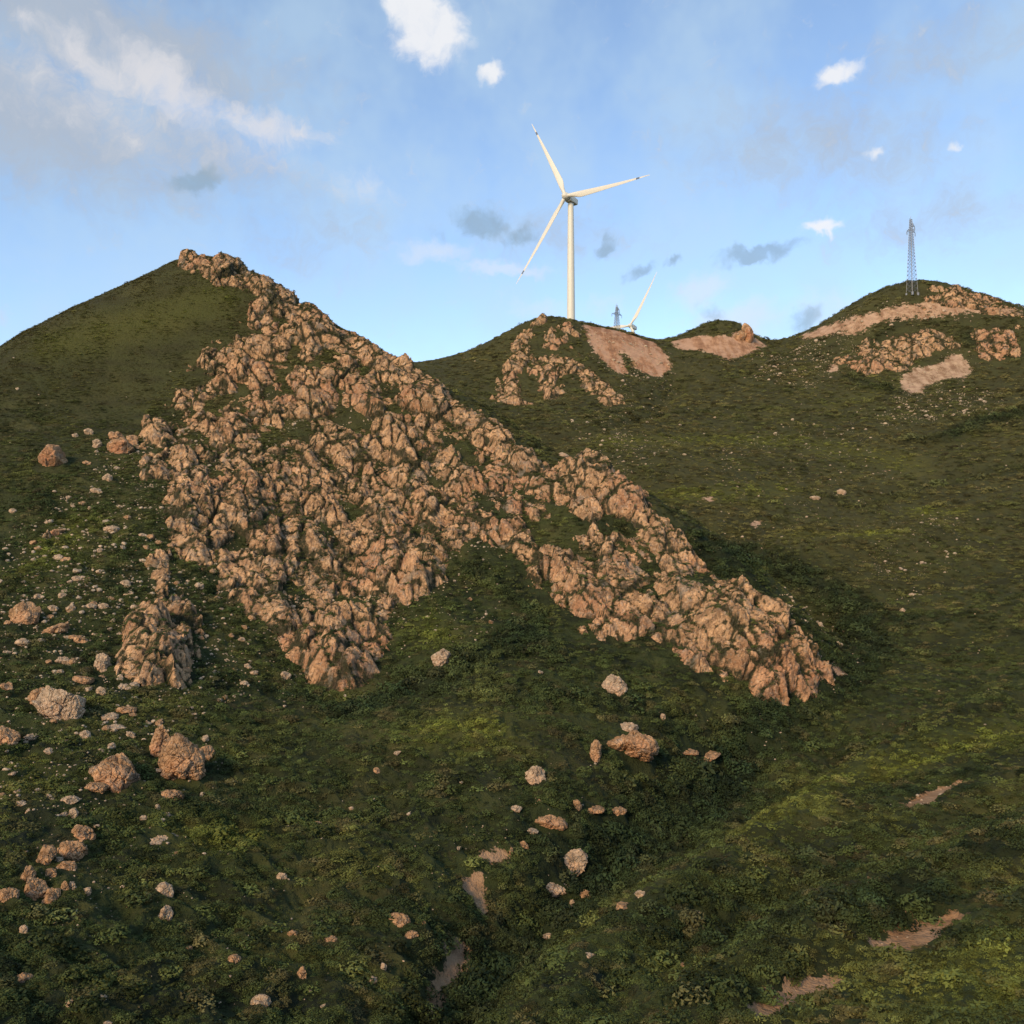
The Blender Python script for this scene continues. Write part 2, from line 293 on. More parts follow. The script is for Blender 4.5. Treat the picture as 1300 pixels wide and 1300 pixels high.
# crags bulge out of the slope here: (px, py, radius px, metres)
bulges = [(178,806,32,4.6),(192,845,40,3.2),(172,785,18,2.2),(236,815,22,1.6),(745,612,34,4.5),(802,640,20,3.0),(430,855,42,4.0),(395,830,30,1.5),(880,780,60,4.0),(940,820,50,4.5),(975,860,30,2.5),(740,765,34,3.4),(700,715,26,2.0),(250,640,30,2.6),(200,600,20,2.0),(455,575,30,2.6),(440,610,25,1.5),
          (520,700,36,2.4),(600,665,32,2.6),(545,735,25,2.5),(350,790,36,2.0),(300,660,30,1.5),(390,450,20,2.2),(400,430,14,1.8),(375,490,24,1.4),(270,520,22,1.4),(480,780,26,2.0),(640,600,26,1.8),(560,500,20,1.5),(240,328,12,3.2),(290,338,18,1.6),(830,690,22,1.5),(860,720,26,1.8),
          (1150,445,20,4.5),(1110,462,16,3.0),(1180,430,20,3),(700,470,14,2.5),(755,490,16,2.5),(650,495,14,2.0),(300,455,14,1.2),(610,545,14,1.2),(665,600,18,1.4)]
bl = []
for (a, b, r, h) in bulges:
    p = hit(a, b); bl.append((p[0], p[1], p[2], r * p[1] / F, h))
def rock_h(x, y, z=None):
    """height of the bedrock above the turf, metres (negative = buried)"""
    z = base(x, y) if z is None else z
    m = rock_at(x, y)
    far = sstep(260, 330, y)
    # bedding runs down to the right: work in tilted, slightly stretched rock coordinates
    wx = x + 1.1 * fbm3(x, y, z, 5, 2, 3); wy = y + 1.1 * fbm3(x, y, z, 5, 2, 5); wz = z + 1.1 * fbm3(x, y, z, 5, 2, 9)
    ca0 = wx * .81 + wy * .58; al0 = wx * .58 - wy * .81
    q1 = ca0; q2 = (al0 * .80 - wz * .60) / 1.65; q3 = al0 * .60 + wz * .80
    s = 1 + far * .35
    h1, e1 = blocks(q1 / s, q2 / s, q3 / s, 6.5, 21, .7)
    h2, e2 = blocks(q1 / s, q2 / s, q3 / s, 2.6, 22, .8)
    h3, e3 = blocks(q1 / s, q2 / s, q3 / s, 1.05, 23, .9)
    h4, e4 = blocks(x, y, z, .48 * s, 24, .9)
    sl = 1 - .55 * slab_at(x, y)
    bw = 0.0; bh = 0.0
    for (bx, by, bz, r, a) in bl:
        d = ((x - bx) ** 2 + (y - by) ** 2 * .6 + (z - bz) ** 2) / (r * r)
        k_ = np.clip(1.15 - d, 0, 1); bh = bh + a * k_ ** .7 * .55; bw = np.maximum(bw, k_)
    sl = sl * (1 - .40 * bw)
    r1 = .30 + .70 * sstep(-.03, .20, e1); r2 = .30 + .70 * sstep(-.03, .18, e2); r3 = .3 + .7 * sstep(0, .2, e3)
    mass = sstep(-.12, .25, fbm3(x, y, z, 10, 2, 57)) * .55
    h = ((h1 + .6) * 1.65 * r1 + (h2 + .55) * 1.15 * r2 * (1 - .6 * mass)) * sl + (h3 + .5) * .50 * r3 * (1 - mass) + (h4 + .5) * .30 * sstep(0, .3, e4) - 1.45 * (.4 + .6 * sl) + bh
    ca = x * .81 + y * .58; al = x * .58 - y * .81
    rib = fbm2(ca + 1.5 * n2(x / 9, y / 9, 140), al * .30, 5.5, 2, 141)
    h = h + fbm3(x, y, z, 7, 3, 31) * (1.7 + 1.8 * far) + rib * 2.1 * (1 - far)
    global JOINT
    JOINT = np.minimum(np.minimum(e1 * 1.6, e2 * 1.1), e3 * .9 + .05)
    h = h + .10 * n3(x / .45, y / .45, z / .45, 41)
    return h + (m - (.575 + .05 * far)) * 3.5 + .5 * slab_at(x, y) * (1 - far) + (1 - np.clip(m * 4, 0, 1)) * -6
def turf_dz(x, y):
    """small relief of turf and scrub"""
    b = bush_at(x, y); e = np.clip(earth_at(x, y) * 1.5, 0, 1); rl = x * .64 + y * .77
    z = fbm2(x, y, 26, 3, 90) * .8 * sstep(20, 60, y)
    z = z + (fbm2(x * .45 + y * .3, rl * 1.3, 5.0, 3, 60)) * (.50 - .28 * sstep(150, 185, y) * sstep(-15, -35, x)) * (1 - .7 * e)
    g = sstep(125, 205, y + 8 * n2(x / 15, y / 15, 99)) * sstep(-10, -35, x)
    z = z + (.10 + .45 * b) * (1 - e) * fbm2(x, y, 2.2, 2, 70) - .6 * e * (y < 150)
    z = z + carve_at(x, y)
    z = z + (1 - .85 * g) * (1 - e) * (.50 + .40 * b) * (1 - 2.2 * np.abs(n2(x / 3.4, y / 3.0, 72)) - .6 * np.abs(n2(x / 1.3, y / 1.2, 73)))
    return z

# ------------------------------------------------------------------ scene helpers
def tag(o, label=None, cat=None, group=None, kind=None):
    if label: o['label'] = label
    if cat: o['category'] = cat
    if group: o['group'] = group
    if kind: o['kind'] = kind
    return o
def np_mesh(name, V, Q, smooth=False):
    """mesh from arrays; Q is (n,3) or (n,4)"""
    me = bpy.data.meshes.new(name); n = len(Q); k = Q.shape[1]
    me.vertices.add(len(V)); me.vertices.foreach_set('co', np.ascontiguousarray(V, np.float32).ravel())
    me.loops.add(n * k); me.loops.foreach_set('vertex_index', np.ascontiguousarray(Q, np.int32).ravel())
    me.polygons.add(n); me.polygons.foreach_set('loop_start', np.arange(n, dtype=np.int32) * k)
    try: me.polygons.foreach_set('loop_total', np.full(n, k, np.int32))
    except Exception: pass
    me.polygons.foreach_set('use_smooth', np.full(n, smooth, bool))
    me.update(calc_edges=True)
    return me
def link(name, me, m=None, parent=None):
    o = bpy.data.objects.new(name, me); C.objects.link(o)
    if m and not me.materials: me.materials.append(m)
    if parent: o.parent = parent
    return o
def fattr(me, name, vals):
    a = me.attributes.new(name, 'FLOAT', 'POINT'); a.data.foreach_set('value', np.ascontiguousarray(vals, np.float32))

# ------------------------------------------------------------------ materials
class NT:
    def __init__(s, t): s.t = t; s.n = t.nodes; s.l = t.links
    def new(s, k, **kw):
        n = s.n.new(k)
        for a, b in kw.items(): setattr(n, a, b)
        return n
    def put(s, sock, v):
        if hasattr(v, 'is_output'): s.l.new(v, sock)
        else: sock.default_value = v
    def math(s, op, a, b=None, c=None, clamp=False):
        n = s.new('ShaderNodeMath', operation=op, use_clamp=clamp); s.put(n.inputs[0], a)
        if b is not None: s.put(n.inputs[1], b)
        if c is not None: s.put(n.inputs[2], c)
        return n.outputs[0]
    def mix(s, f, a, b, mode='MIX'):
        n = s.new('ShaderNodeMix', data_type='RGBA', blend_type=mode); n.clamp_factor = True
        s.put(n.inputs[0], f); s.put(n.inputs[6], a); s.put(n.inputs[7], b); return n.outputs[2]
    def noise(s, vec, scale, detail=4, rough=.55, w=None, dist=0):
        n = s.new('ShaderNodeTexNoise'); s.put(n.inputs['Vector'], vec); n.inputs['Scale'].default_value = scale; n.inputs['Detail'].default_value = detail; n.inputs['Roughness'].default_value = rough; n.inputs['Distortion'].default_value = dist
        return n.outputs[0]
    def smooth(s, v, a, b):
        n = s.new('ShaderNodeMapRange', interpolation_type='SMOOTHSTEP'); s.put(n.inputs[0], v); n.inputs[1].default_value = a; n.inputs[2].default_value = b; return n.outputs[0]
    def attr(s, name, typ='GEOMETRY'):
        n = s.new('ShaderNodeAttribute', attribute_name=name, attribute_type=typ); return n.outputs['Fac']
def mat(name):
    m = bpy.data.materials.new(name); m.use_nodes = True; t = NT(m.node_tree)
    return m, t, t.n['Principled BSDF']
def c4(r, g, b): return (r, g, b, 1)
def wpos(t):
    return t.new('ShaderNodeNewGeometry').outputs['Position']
def turf_colour(t, P):
    big = t.noise(P, .018, 3); mid = t.noise(P, .09, 4, .6); sm = t.noise(P, .55, 4, .65)
    mp = t.new('ShaderNodeMapping'); t.l.new(P, mp.inputs[0]); mp.inputs['Rotation'].default_value = (0, 0, R(-35)); mp.inputs['Scale'].default_value = (.35, 1.2, 1.2)
    streak = t.noise(mp.outputs[0], .22, 4, .6)
    dark = c4(.014, .018, .008); gr = c4(.032, .041, .013); ol = c4(.062, .062, .020); br = c4(.065, .048, .024)
    col = t.mix(t.smooth(streak, .36, .62), dark, gr)
    col = t.mix(t.math('MULTIPLY', t.smooth(mid, .46, .68), .8), col, ol)
    col = t.mix(t.math('MULTIPLY', t.smooth(sm, .56, .74), .35), col, br)
    col = t.mix(t.math('MULTIPLY', t.smooth(big, .45, .65), .25), col, ol)
    yy_ = t.new('ShaderNodeSeparateXYZ'); t.l.new(P, yy_.inputs[0]); col = t.mix(t.math('MULTIPLY', t.smooth(yy_.outputs[1], 130, 230), .45), col, c4(.070, .062, .024))
    return col
def make_turf():
    m, t, b = mat('turf'); P = wpos(t)
    col = turf_colour(t, P)
    lt = t.attr('lightturf'); bu = t.attr('scrub'); ea = t.attr('earth'); re = t.attr('red')
    col = t.mix(t.math('MULTIPLY', lt, .55), col, c4(.095, .098, .018))
    col = t.mix(t.math('MULTIPLY', bu, .75), col, c4(.011, .018, .008))
    # stony grain between the plants
    en = t.noise(P, .8, 5, .7); e = t.math('ADD', ea, t.math('ADD', t.math('MULTIPLY', t.math('SUBTRACT', en, .5), 1.3), t.math('MULTIPLY', t.math('SUBTRACT', t.noise(P, .22, 3, .6), .5), .8)))
    fm = t.new('ShaderNodeMapping'); t.l.new(P, fm.inputs[0]); fm.inputs['Scale'].default_value = (.30, .05, .08); fing = t.noise(fm.outputs[0], 1.0, 4, .6)
    e = t.math('ADD', e, t.math('MULTIPLY', t.math('SUBTRACT', fing, .5), .5))
    em = t.smooth(e, .46, .54)
    n1 = t.noise(P, .35, 5, .7); n2_ = t.noise(P, 2.5, 4, .7)
    tan = t.mix(t.smooth(n1, .35, .65), c4(.20, .125, .072), c4(.46, .33, .21)); redc = t.mix(t.smooth(n1, .35, .65), c4(.24, .115, .058), c4(.44, .235, .125))
    ec = t.mix(re, tan, redc); ec = t.mix(t.math('MULTIPLY', t.smooth(fing, .42, .62), .5), ec, c4(.48, .32, .22)); ec = t.mix(t.math('MULTIPLY', t.smooth(fing, .50, .34), .55), ec, c4(.20, .105, .062)); nearf = t.new('ShaderNodeSeparateXYZ'); t.l.new(P, nearf.inputs[0]); ec = t.mix(t.math('MULTIPLY', t.smooth(nearf.outputs[1], 160, 110), .5), ec, c4(.27, .150, .064)); ec = t.mix(t.smooth(n2_, .60, .72), ec, c4(.19, .12, .075))
    col = t.mix(em, col, ec)
    t.put(b.inputs['Base Color'], col); b.inputs['Roughness'].default_value = .95; b.inputs['Specular IOR Level'].default_value = .15
    bp = t.new('ShaderNodeBump'); bp.inputs['Strength'].default_value = .8; bp.inputs['Distance'].default_value = .5
    hh = t.math('ADD', t.noise(P, 1.6, 3, .7), t.math('MULTIPLY', t.noise(P, 6, 3, .6), .35)); t.put(bp.inputs['Height'], hh); t.l.new(bp.outputs[0], b.inputs['Normal'])
    return m
def make_rock(name, objspace=False, pale=0.0, redder=0.0, moss=.55, joints=False, grey=0.0):
    m, t, b = mat(name)
    P = t.new('ShaderNodeTexCoord').outputs['Object'] if objspace else wpos(t)
    g = t.new('ShaderNodeNewGeometry')
    A = t.noise(P, .07, 3, .6); B = t.noise(P, .45, 5, .65, dist=.4); D = t.noise(P, 2.2, 3, .7)
    col = t.mix(t.smooth(B, .35, .66), c4(.27, .157, .080), c4(.64, .385, .200))
    col = t.mix(t.math('MULTIPLY', t.smooth(A, .48, .66), .55 + redder), col, c4(.45, .205, .105))
    col = t.mix(t.math('MULTIPLY', t.smooth(D, .52, .7), .5 + pale), col, c4(.60, .47, .32))
    col = t.mix(t.math('MULTIPLY', t.smooth(t.noise(P, 1.1, 4, .75), .55, .66), .7), col, c4(.120, .080, .052))
    # grey lichen and rust stains
    col = t.mix(t.math('MULTIPLY', t.smooth(t.noise(P, .9, 3, .6), .60, .68), .35), col, c4(.33, .31, .27))
    sx = t.new('ShaderNodeSeparateXYZ'); t.l.new(g.outputs['Normal'], sx.inputs[0])
    up = sx.outputs[2]
    ms = t.math('MULTIPLY', t.smooth(t.math('ADD', up, t.math('MULTIPLY', t.noise(wpos(t), .8, 4, .7), .45)), 1.02, 1.14), moss)
    col = t.mix(ms, col, c4(.035, .042, .014))
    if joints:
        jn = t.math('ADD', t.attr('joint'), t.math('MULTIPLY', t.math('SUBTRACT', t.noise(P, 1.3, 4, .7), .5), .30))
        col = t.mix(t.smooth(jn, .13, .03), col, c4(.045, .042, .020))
    if grey: col = t.mix(grey, col, c4(.56, .50, .38))
    wst = t.noise(P, .28, 5, .7, dist=.8); col = t.mix(t.math('MULTIPLY', t.smooth(wst, .54, .66), .6), col, c4(.27, .225, .170)); wd_ = t.new('ShaderNodeMapping'); t.l.new(P, wd_.inputs[0]); wd_.inputs['Scale'].default_value = (1.1, 1.1, .22); col = t.mix(t.math('MULTIPLY', t.smooth(t.noise(wd_.outputs[0], .8, 3, .6), .56, .68), .5), col, c4(.13, .085, .055))
    t.put(b.inputs['Base Color'], col); b.inputs['Roughness'].default_value = .9; b.inputs['Specular IOR Level'].default_value = .2
    v = t.new('ShaderNodeTexVoronoi', feature='DISTANCE_TO_EDGE'); v.inputs['Scale'].default_value = 1.5
    vm = t.new('ShaderNodeVectorMath', operation='ADD'); t.l.new(P, vm.inputs[0]); nn = t.new('ShaderNodeTexNoise'); nn.inputs['Scale'].default_value = 1.2; t.l.new(P, nn.inputs['Vector']); t.l.new(nn.outputs['Color'], vm.inputs[1]); t.l.new(vm.outputs[0], v.inputs['Vector'])
    crack = t.smooth(v.outputs[0], 0, .09)
    hgt = t.math('ADD', t.math('MULTIPLY', crack, .35), t.math('ADD', t.noise(P, 2.0, 4, .72), t.math('MULTIPLY', t.noise(P, 7, 3, .6), .25)))
    bp = t.new('ShaderNodeBump'); bp.inputs['Strength'].default_value = .9; bp.inputs['Distance'].default_value = .30; t.put(bp.inputs['Height'], hgt); t.l.new(bp.outputs[0], b.inputs['Normal'])
    return m
def make_leaf():
    m, t, b = mat('scrub_leaves'); 
    a = t.new('ShaderNodeAttribute', attribute_name='leaf_colour', attribute_type='INSTANCER')
    t.put(b.inputs['Base Color'], a.outputs['Color']); b.inputs['Roughness'].default_value = .8; b.inputs['Specular IOR Level'].default_value = .15
    return m
def plain(name, col, rough=.5, metal=0, wear=.12):
    m, t, b = mat(name); P = t.new('ShaderNodeTexCoord').outputs['Object']; n = t.noise(P, .5, 4, .6)
    t.put(b.inputs['Base Color'], t.mix(t.math('MULTIPLY', t.smooth(n, .45, .75), wear), c4(*col), c4(*[c * .55 for c in col]))); b.inputs['Roughness'].default_value = rough; b.inputs['Metallic'].default_value = metal
    return m
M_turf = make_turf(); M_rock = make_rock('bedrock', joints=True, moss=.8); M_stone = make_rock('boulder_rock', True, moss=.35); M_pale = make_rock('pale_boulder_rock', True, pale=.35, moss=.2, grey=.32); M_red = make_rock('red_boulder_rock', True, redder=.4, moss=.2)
M_leaf = make_leaf()

# ------------------------------------------------------------------ terrain sheet
ys = [18.0]
while ys[-1] < 445: ys.append(ys[-1] + max(.085, ys[-1] * .00195))
ys = np.array(ys)
far_y = 446 + np.cumsum(1.0 * 1.12 ** np.arange(50)); near_y = 18 - np.cumsum(.6 * 1.12 ** np.arange(40))
ys = np.concatenate([near_y[::-1], ys, far_y[far_y < 4000]])
NU = 1250
u = np.linspace(-.66, .66, NU); gk = np.cumsum(.5 * 1.13 ** np.arange(52))
wy = np.maximum(ys, 0) + 22
X = np.empty((len(ys), NU + 104)); X[:, 52:52 + NU] = u[None] * wy[:, None]
X[:, 52 + NU:] = .66 * wy[:, None] + gk[None]; X[:, :52] = -.66 * wy[:, None] - gk[::-1][None]
Y = np.repeat(ys[:, None], X.shape[1], 1)
Zb = base(X, Y)
far = np.clip(np.maximum(np.abs(X) - 420, np.maximum(Y - 560, -60 - Y)) / 900, 0, 1)
Zt = Zb * (1 - far) + 40 * far + turf_dz(X, Y) * (1 - far)
nr, nc = X.shape
idx = np.arange(nr * nc).reshape(nr, nc)
Q = np.stack([idx[:-1, :-1], idx[:-1, 1:], idx[1:, 1:], idx[1:, :-1]], -1).reshape(-1, 4)
me = np_mesh('terrain', np.stack([X, Y, Zt], -1).reshape(-1, 3), Q, True)
fx, fy = X.ravel(), Y.ravel()
fattr(me, 'earth', earth_at(fx, fy)); fattr(me, 'red', red_at(fx, fy)); fattr(me, 'scrub', bush_at(fx, fy)); fattr(me, 'lightturf', light_at(fx, fy))
tag(link('terrain', me, M_turf), kind='structure')
print('terrain', nr, nc, time.time() - T0)

# ------------------------------------------------------------------ bedrock crags, one object each
crags = [(235,332,'small reddish rock knob at the very tip of the tall left hill'),(292,345,'pale rocky cap just right of the tip of the tall left hill'),(385,398,'rock rib on the skyline ridge just below the summit cap'),(372,432,'upright crag at the top of the rocky face below the summit'),
 (455,442,'orange rock along the bare skyline ridge halfway to the saddle'),(530,490,'smooth orange ridge rock above the dark saddle'),(610,545,'long bare ridge slab sloping down toward the valley'),(655,600,'pale smooth slab at the lower end of the bare ridge'),
 (305,455,'broken pale rocks at the upper left edge of the rocky face beside the smooth grass'),(400,515,'narrow crag in the upper middle of the rocky face'),(455,570,'blocky square crag with a dark notch in the middle of the rocky face'),(255,515,'jumbled rocks at the left shoulder of the rocky face'),
 (195,595,'upright pillar rock at the far left edge of the rocky face'),(335,565,'low scattered ledges left of centre on the rocky face'),(255,645,'large pale crag with a tall head at the left edge of the rocky face'),(330,650,'wide cracked crag right of the tall headed left crag'),
 (410,630,'grey brown block above the long slanting ribs'),(500,620,'stepped crag below the green strip of the ridge'),(300,740,'broken pale crag at the lower left corner of the rocky face'),(380,750,'pale knobbly rocks in the lower middle of the rocky face'),(450,710,'slanting red ribs in the centre of the rocky face'),
 (530,725,'bulging red crag overhanging the green hollow'),(595,665,'cliff with vertical cracks at the head of the green hollow'),(650,680,'low crag at the right end of the cracked cliff'),(345,810,'pale crag just above the lowest buttress'),(430,855,'rounded buttress at the lowest point of the rocky face'),(490,795,'crag right above the lowest rounded buttress'),
 (745,612,'big rounded knob on the spur where it leaves the ridge'),(805,642,'smaller rounded rock right beside the big knob'),(695,720,'low crag left of the twin pillars on the spur'),(745,765,'twin pillar crag hanging over the green hollow'),(860,705,'broken rocks on the crest of the spur'),(800,725,'rock ledges in the middle of the spur'),
 (880,790,'broad light faced cliff near the end of the spur'),(950,840,'overhanging nose at the end of the spur'),(1015,850,'broken dark rocks at the foot of the spur beside the gully'),
 (655,480,'left rock rib on the far middle hill'),(700,465,'central rock rib on the far middle hill'),(760,490,'right rock rib on the far middle hill'),(683,412,'rocky tip of the far middle hill'),(1110,460,'reddish crags at the left of the far right hill'),(1175,440,'rounded orange crag above the pale scree fan'),(1270,435,'dark streaked crags at the right end of the far right hill'),(1210,388,'bare rock band near the top of the far right hill'),
 (185,735,'broken rocks below the left edge of the rocky face'),(240,812,'dark slabs beside the tall lone outcrop'),(186,830,'tall lone outcrop with a broad cracked base at the foot of the rocky face'),(90,650,'low stony strip on the grass left of the rocky face'),(310,855,'low broken rocks left of the lowest rounded buttress')]
seeds = np.array([hit(a, b) for a, b, _ in crags])
def crag_patch(x0, x1, y0, y1, st):
    xs = np.arange(x0, x1, st); yv = np.arange(y0, y1, st)
    X, Y = np.meshgrid(xs, yv); m = rock_at(X, Y)
    need = m > .06
    z = base(X, Y); h = np.full(X.shape, -5.0)
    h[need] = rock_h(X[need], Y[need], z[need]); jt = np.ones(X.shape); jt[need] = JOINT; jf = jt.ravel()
    nx, ny, nz = normal(X, Y)
    dist = np.clip(h, -1.2, 99)
    z = z + turf_dz(X, Y)
    V = np.stack([X + nx * dist, Y + ny * dist, z + nz * dist], -1)
    keep = (h > (-.9 if st < .3 else -3.2))
    q = keep[:-1, :-1] & keep[1:, :-1] & keep[:-1, 1:] & keep[1:, 1:]
    jx = X[:-1, :-1]; jy = Y[:-1, :-1]; jz = z[:-1, :-1]
    best = np.full(q.shape, 1e9); own = np.zeros(q.shape, int)
    wx = 4 * n2(jx / 7, jy / 7, 5); wy_ = 4 * n2(jx / 7, jy / 7, 6)
    for k, s in enumerate(seeds):
        d = (jx + wx - s[0]) ** 2 + .6 * (jy + wy_ - s[1]) ** 2 + (jz - s[2]) ** 2
        mm = d < best; own[mm] = k; best[mm] = d[mm]
    ii = np.arange(X.size).reshape(X.shape)
    Qa = np.stack([ii[:-1, :-1], ii[:-1, 1:], ii[1:, 1:], ii[1:, :-1]], -1)
    Vf = V.reshape(-1, 3)
    for k in np.unique(own[q]):
        Qk = Qa[q & (own == k)]
        u_, inv = np.unique(Qk, return_inverse=True)
        crag_parts.setdefault(int(k), []).append((Vf[u_], inv.reshape(Qk.shape), jf[u_]))
    return V, h, jt
crag_parts = {}
ny_, nx_ = np.nonzero(rockM > .08)
selm = my[ny_] < 262
P1 = crag_patch(mx[nx_[selm]].min() - 1, mx[nx_[selm]].max() + 1, my[ny_[selm]].min() - 1, my[ny_[selm]].max() + 1, .23)
P2 = crag_patch(mx[nx_[~selm]].min() - 1, mx[nx_[~selm]].max() + 1, max(262.5, my[ny_[~selm]].min() - 1), my[ny_[~selm]].max() + 1, .45)
for k, parts in crag_parts.items():
    off = 0; Vs = []; Qs = []
    for v, q, _ in parts: Vs.append(v); Qs.append(q + off); off += len(v)
    V = np.concatenate(Vs); Qk = np.concatenate(Qs)
    jn_ = np.concatenate([p_[2] for p_ in parts]); c = seeds[k]
    comps = [np.arange(len(Qk))]
    if c[1] > 262:                                  # far crags: rocks parted by turf are things of their own
        lab = np.arange(len(V))
        for _ in range(4000):
            m4 = lab[Qk].min(1); new = lab.copy()
            for q4 in range(4): np.minimum.at(new, Qk[:, q4], m4)
            new = new[new]
            if (new == lab).all(): break
            lab = new
        fl = lab[Qk[:, 0]]; ids, cnt_ = np.unique(fl, return_counts=True); od = np.argsort(-cnt_)
        comps = [np.nonzero(fl == ids[q4])[0] for q4 in od if cnt_[q4] > 60]
    for ci_, fc in enumerate(comps):
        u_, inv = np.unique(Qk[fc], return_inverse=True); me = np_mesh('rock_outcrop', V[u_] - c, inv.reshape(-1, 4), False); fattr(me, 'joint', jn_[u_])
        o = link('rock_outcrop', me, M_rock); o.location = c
        if ci_ == 0: tag(o, crags[k][2], 'rock outcrop')
        else: tag(o, 'smaller separate rock beside the ' + ' '.join(crags[k][2].split()[:11]), 'rock outcrop', 'small rocks beside the far crag %s' % crags[k][2].split(' on ')[0].split(' at ')[0].split(' above ')[0])
    print(k, len(Qk), end='; ')
print('\ncrags', time.time() - T0)

# ------------------------------------------------------------------ boulders
import bmesh
def ico(sub):
    bm = bmesh.new(); bmesh.ops.create_icosphere(bm, subdivisions=sub, radius=1); V = np.array([v.co[:] for v in bm.verts]); Fc = np.array([[v.index for v in f.verts] for f in bm.faces]); bm.free(); return V, Fc
ICO = {k: ico(k) for k in (1, 2, 3, 4, 5, 6)}
def boulder_verts(sub, dims, seed, nplanes=13, rough=1.0, taper=0.0, crack=1.0):
    V, Fc = ICO[sub]; r_ = np.random.default_rng(seed)
    N = r_.normal(size=(nplanes, 3)); N /= np.linalg.norm(N, axis=1)[:, None]; dpl = r_.uniform(.58, .95, nplanes)
    d = V @ N.T; rr = np.where(d > .05, dpl[None] / np.maximum(d, .05), 9)
    # soft minimum keeps the arrises a little worn
    r = -np.log(np.sum(np.exp(-rr * 45), 1) + np.exp(-45 * 1.02)) / 45
    P = V * r[:, None] * (np.array(dims) / 2)
    if taper: P[:, :2] *= (1 - taper * np.clip(P[:, 2:3] / (dims[2] / 2), -1, 1) * .6)
    s = min(dims); sd = seed * 3.7
    if sub >= 3:
        o = seed * 13.1; x, y, z = P[:, 0] + o, P[:, 1] + o * .7, P[:, 2] + o * .3
        h, e = blocks(x, y, z * 1.3, s * .42, 50, .9); h2, e2 = blocks(x, y, z, s * .16, 51, .9)
        dd = rough * s * (.085 * h + .045 * h2 + .05 * fbm3(x, y, z, s * .5, 4, 8)) - crack * s * (.045 * (1 - sstep(0, .12, e)) + .022 * (1 - sstep(0, .16, e2)))
        P = P + V * dd[:, None]
    return P, Fc
bould = []
def hit_full(px, py):
    d0 = hit(px, py)[1]; D = np.linspace(d0 * .86, d0 * 1.2, 400); r = ray(px, py); p = r[None] * (D / r[1])[:, None]
    g = base(p[:, 0], p[:, 1]) + turf_dz(p[:, 0], p[:, 1]); b = np.nonzero(g > p[:, 2])[0]
    return p[b[0]] if len(b) and b[0] > 0 else hit(px, py)
def boulder(px, py, w, h, label, grp=None, roll=0, kind='', material=None, name='boulder', seed=None):
    p = hit_full(px, py + h * .40); d = p[1]; k = d / F
    W_, H_ = w * k * 1.06, h * k * 1.06
    seed = seed or int(px * 7 + py * 3) % 9973
    big = max(w, h); sub = 6 if big > 45 else 5 if big > 22 else 4 if big > 9 else 3
    dep = {'slab': .7, 'pillar': .8}.get(kind, .85) * W_
    P, Fc = boulder_verts(sub, (W_, max(dep, .6 * H_), H_), seed, {'round': 26, 'slab': 11, 'point': 8}.get(kind, 9), 1.0 if kind != 'round' else .55, .55 if kind == 'point' else (.25 if kind == 'pillar' else 0), 1 if kind != 'round' else .5)
    if roll:
        c_, s_ = math.cos(R(roll)), math.sin(R(roll)); x, z = P[:, 0].copy(), P[:, 2].copy(); P[:, 0] = x * c_ - z * s_; P[:, 2] = x * s_ + z * c_
    me = np_mesh(name, P, Fc, kind == 'round'); o = link(name, me, material or (M_pale if big < 16 else M_stone))
    c = at(px, py, d + .28 * dep); o.location = c
    bould.append((c[0], c[1], max(W_, .5)))
    # sink it until its underside touches the slope
    gz = base(np.array([c[0]]), np.array([c[1]]))[0] + turf_dz(np.array([c[0]]), np.array([c[1]]))[0]
    if c[2] - H_ * .36 > gz: o.location.z = gz + H_ * .32
    o.location.z -= .10 * H_ + .06
    tag(o, label, 'boulder' if max(W_, H_) > .7 else 'stone', grp); return o
B = boulder
B(65,575,40,47,'large lone rounded boulder standing on the smooth green left slope',kind='round',material=M_red)
B(155,566,36,24,'squat red boulder with smaller rocks on top left of the rocky face',material=M_red); B(146,553,17,14,'rock perched on top of the squat red boulder'); B(168,557,16,20,'rock against the right end of the squat red boulder'); B(123,563,12,14,'rounded rock against the left end of the squat red boulder')
B(112,548,12,10,'small pale rock up slope between the lone boulder and the squat red boulder',material=M_pale); B(95,552,8,8,'small brown rock just right of the lone rounded boulder')
B(136,606,12,13,'upright stone in the stony strip below the squat red boulder',material=M_pale); B(121,622,12,9,'flat stone below the upright stone in the stony strip'); B(87,631,10,6,'pale stone lying left of the stony strip',material=M_pale)
B(16,648,12,7,'small stone alone near the left photo edge under the lone boulder'); B(73,675,23,13,'pink flat rock at the lower end of the stony strip',roll=20,material=M_red); B(140,671,24,10,'long flat rock on the grass below the stony strip',material=M_pale); B(181,679,13,7,'smooth oval stone near the foot of the face',kind='round',material=M_pale)
B(159,740,18,12,'smooth oval pale boulder above the big lone outcrop',kind='round',material=M_pale); B(126,698,11,7,'little pair of stones on the grass above the oval boulder',material=M_pale); B(98,734,15,9,'pale stone on grass left of the oval pale boulder',material=M_pale)
B(33,777,40,34,'square layered slab boulder near the left photo edge',kind='slab',roll=12); B(48,757,10,9,'stone perched above the square layered slab',material=M_pale); B(67,771,13,11,'pale stone right of the square layered slab',material=M_pale); B(79,755,11,8,'stone above the pair right of the square slab',material=M_pale); B(90,772,12,11,'second stone right of the square layered slab',material=M_pale); B(115,769,15,8,'third stone right of the square layered slab',material=M_pale); B(131,769,13,10,'fourth and farthest stone right of the square layered slab',material=M_pale)
B(74,796,36,16,'long tilted flat rock under the square layered slab',roll=15,material=M_stone); B(103,811,20,14,'low brown rock below the long tilted flat rock',roll=-30); B(80,838,28,11,'flat rock above the large pale split boulder',material=M_pale); B(30,815,20,13,'rock among rubble at the left edge under the square slab',material=M_pale)
B(130,840,20,28,'small upright rock left of the tall lone outcrop',material=M_pale)
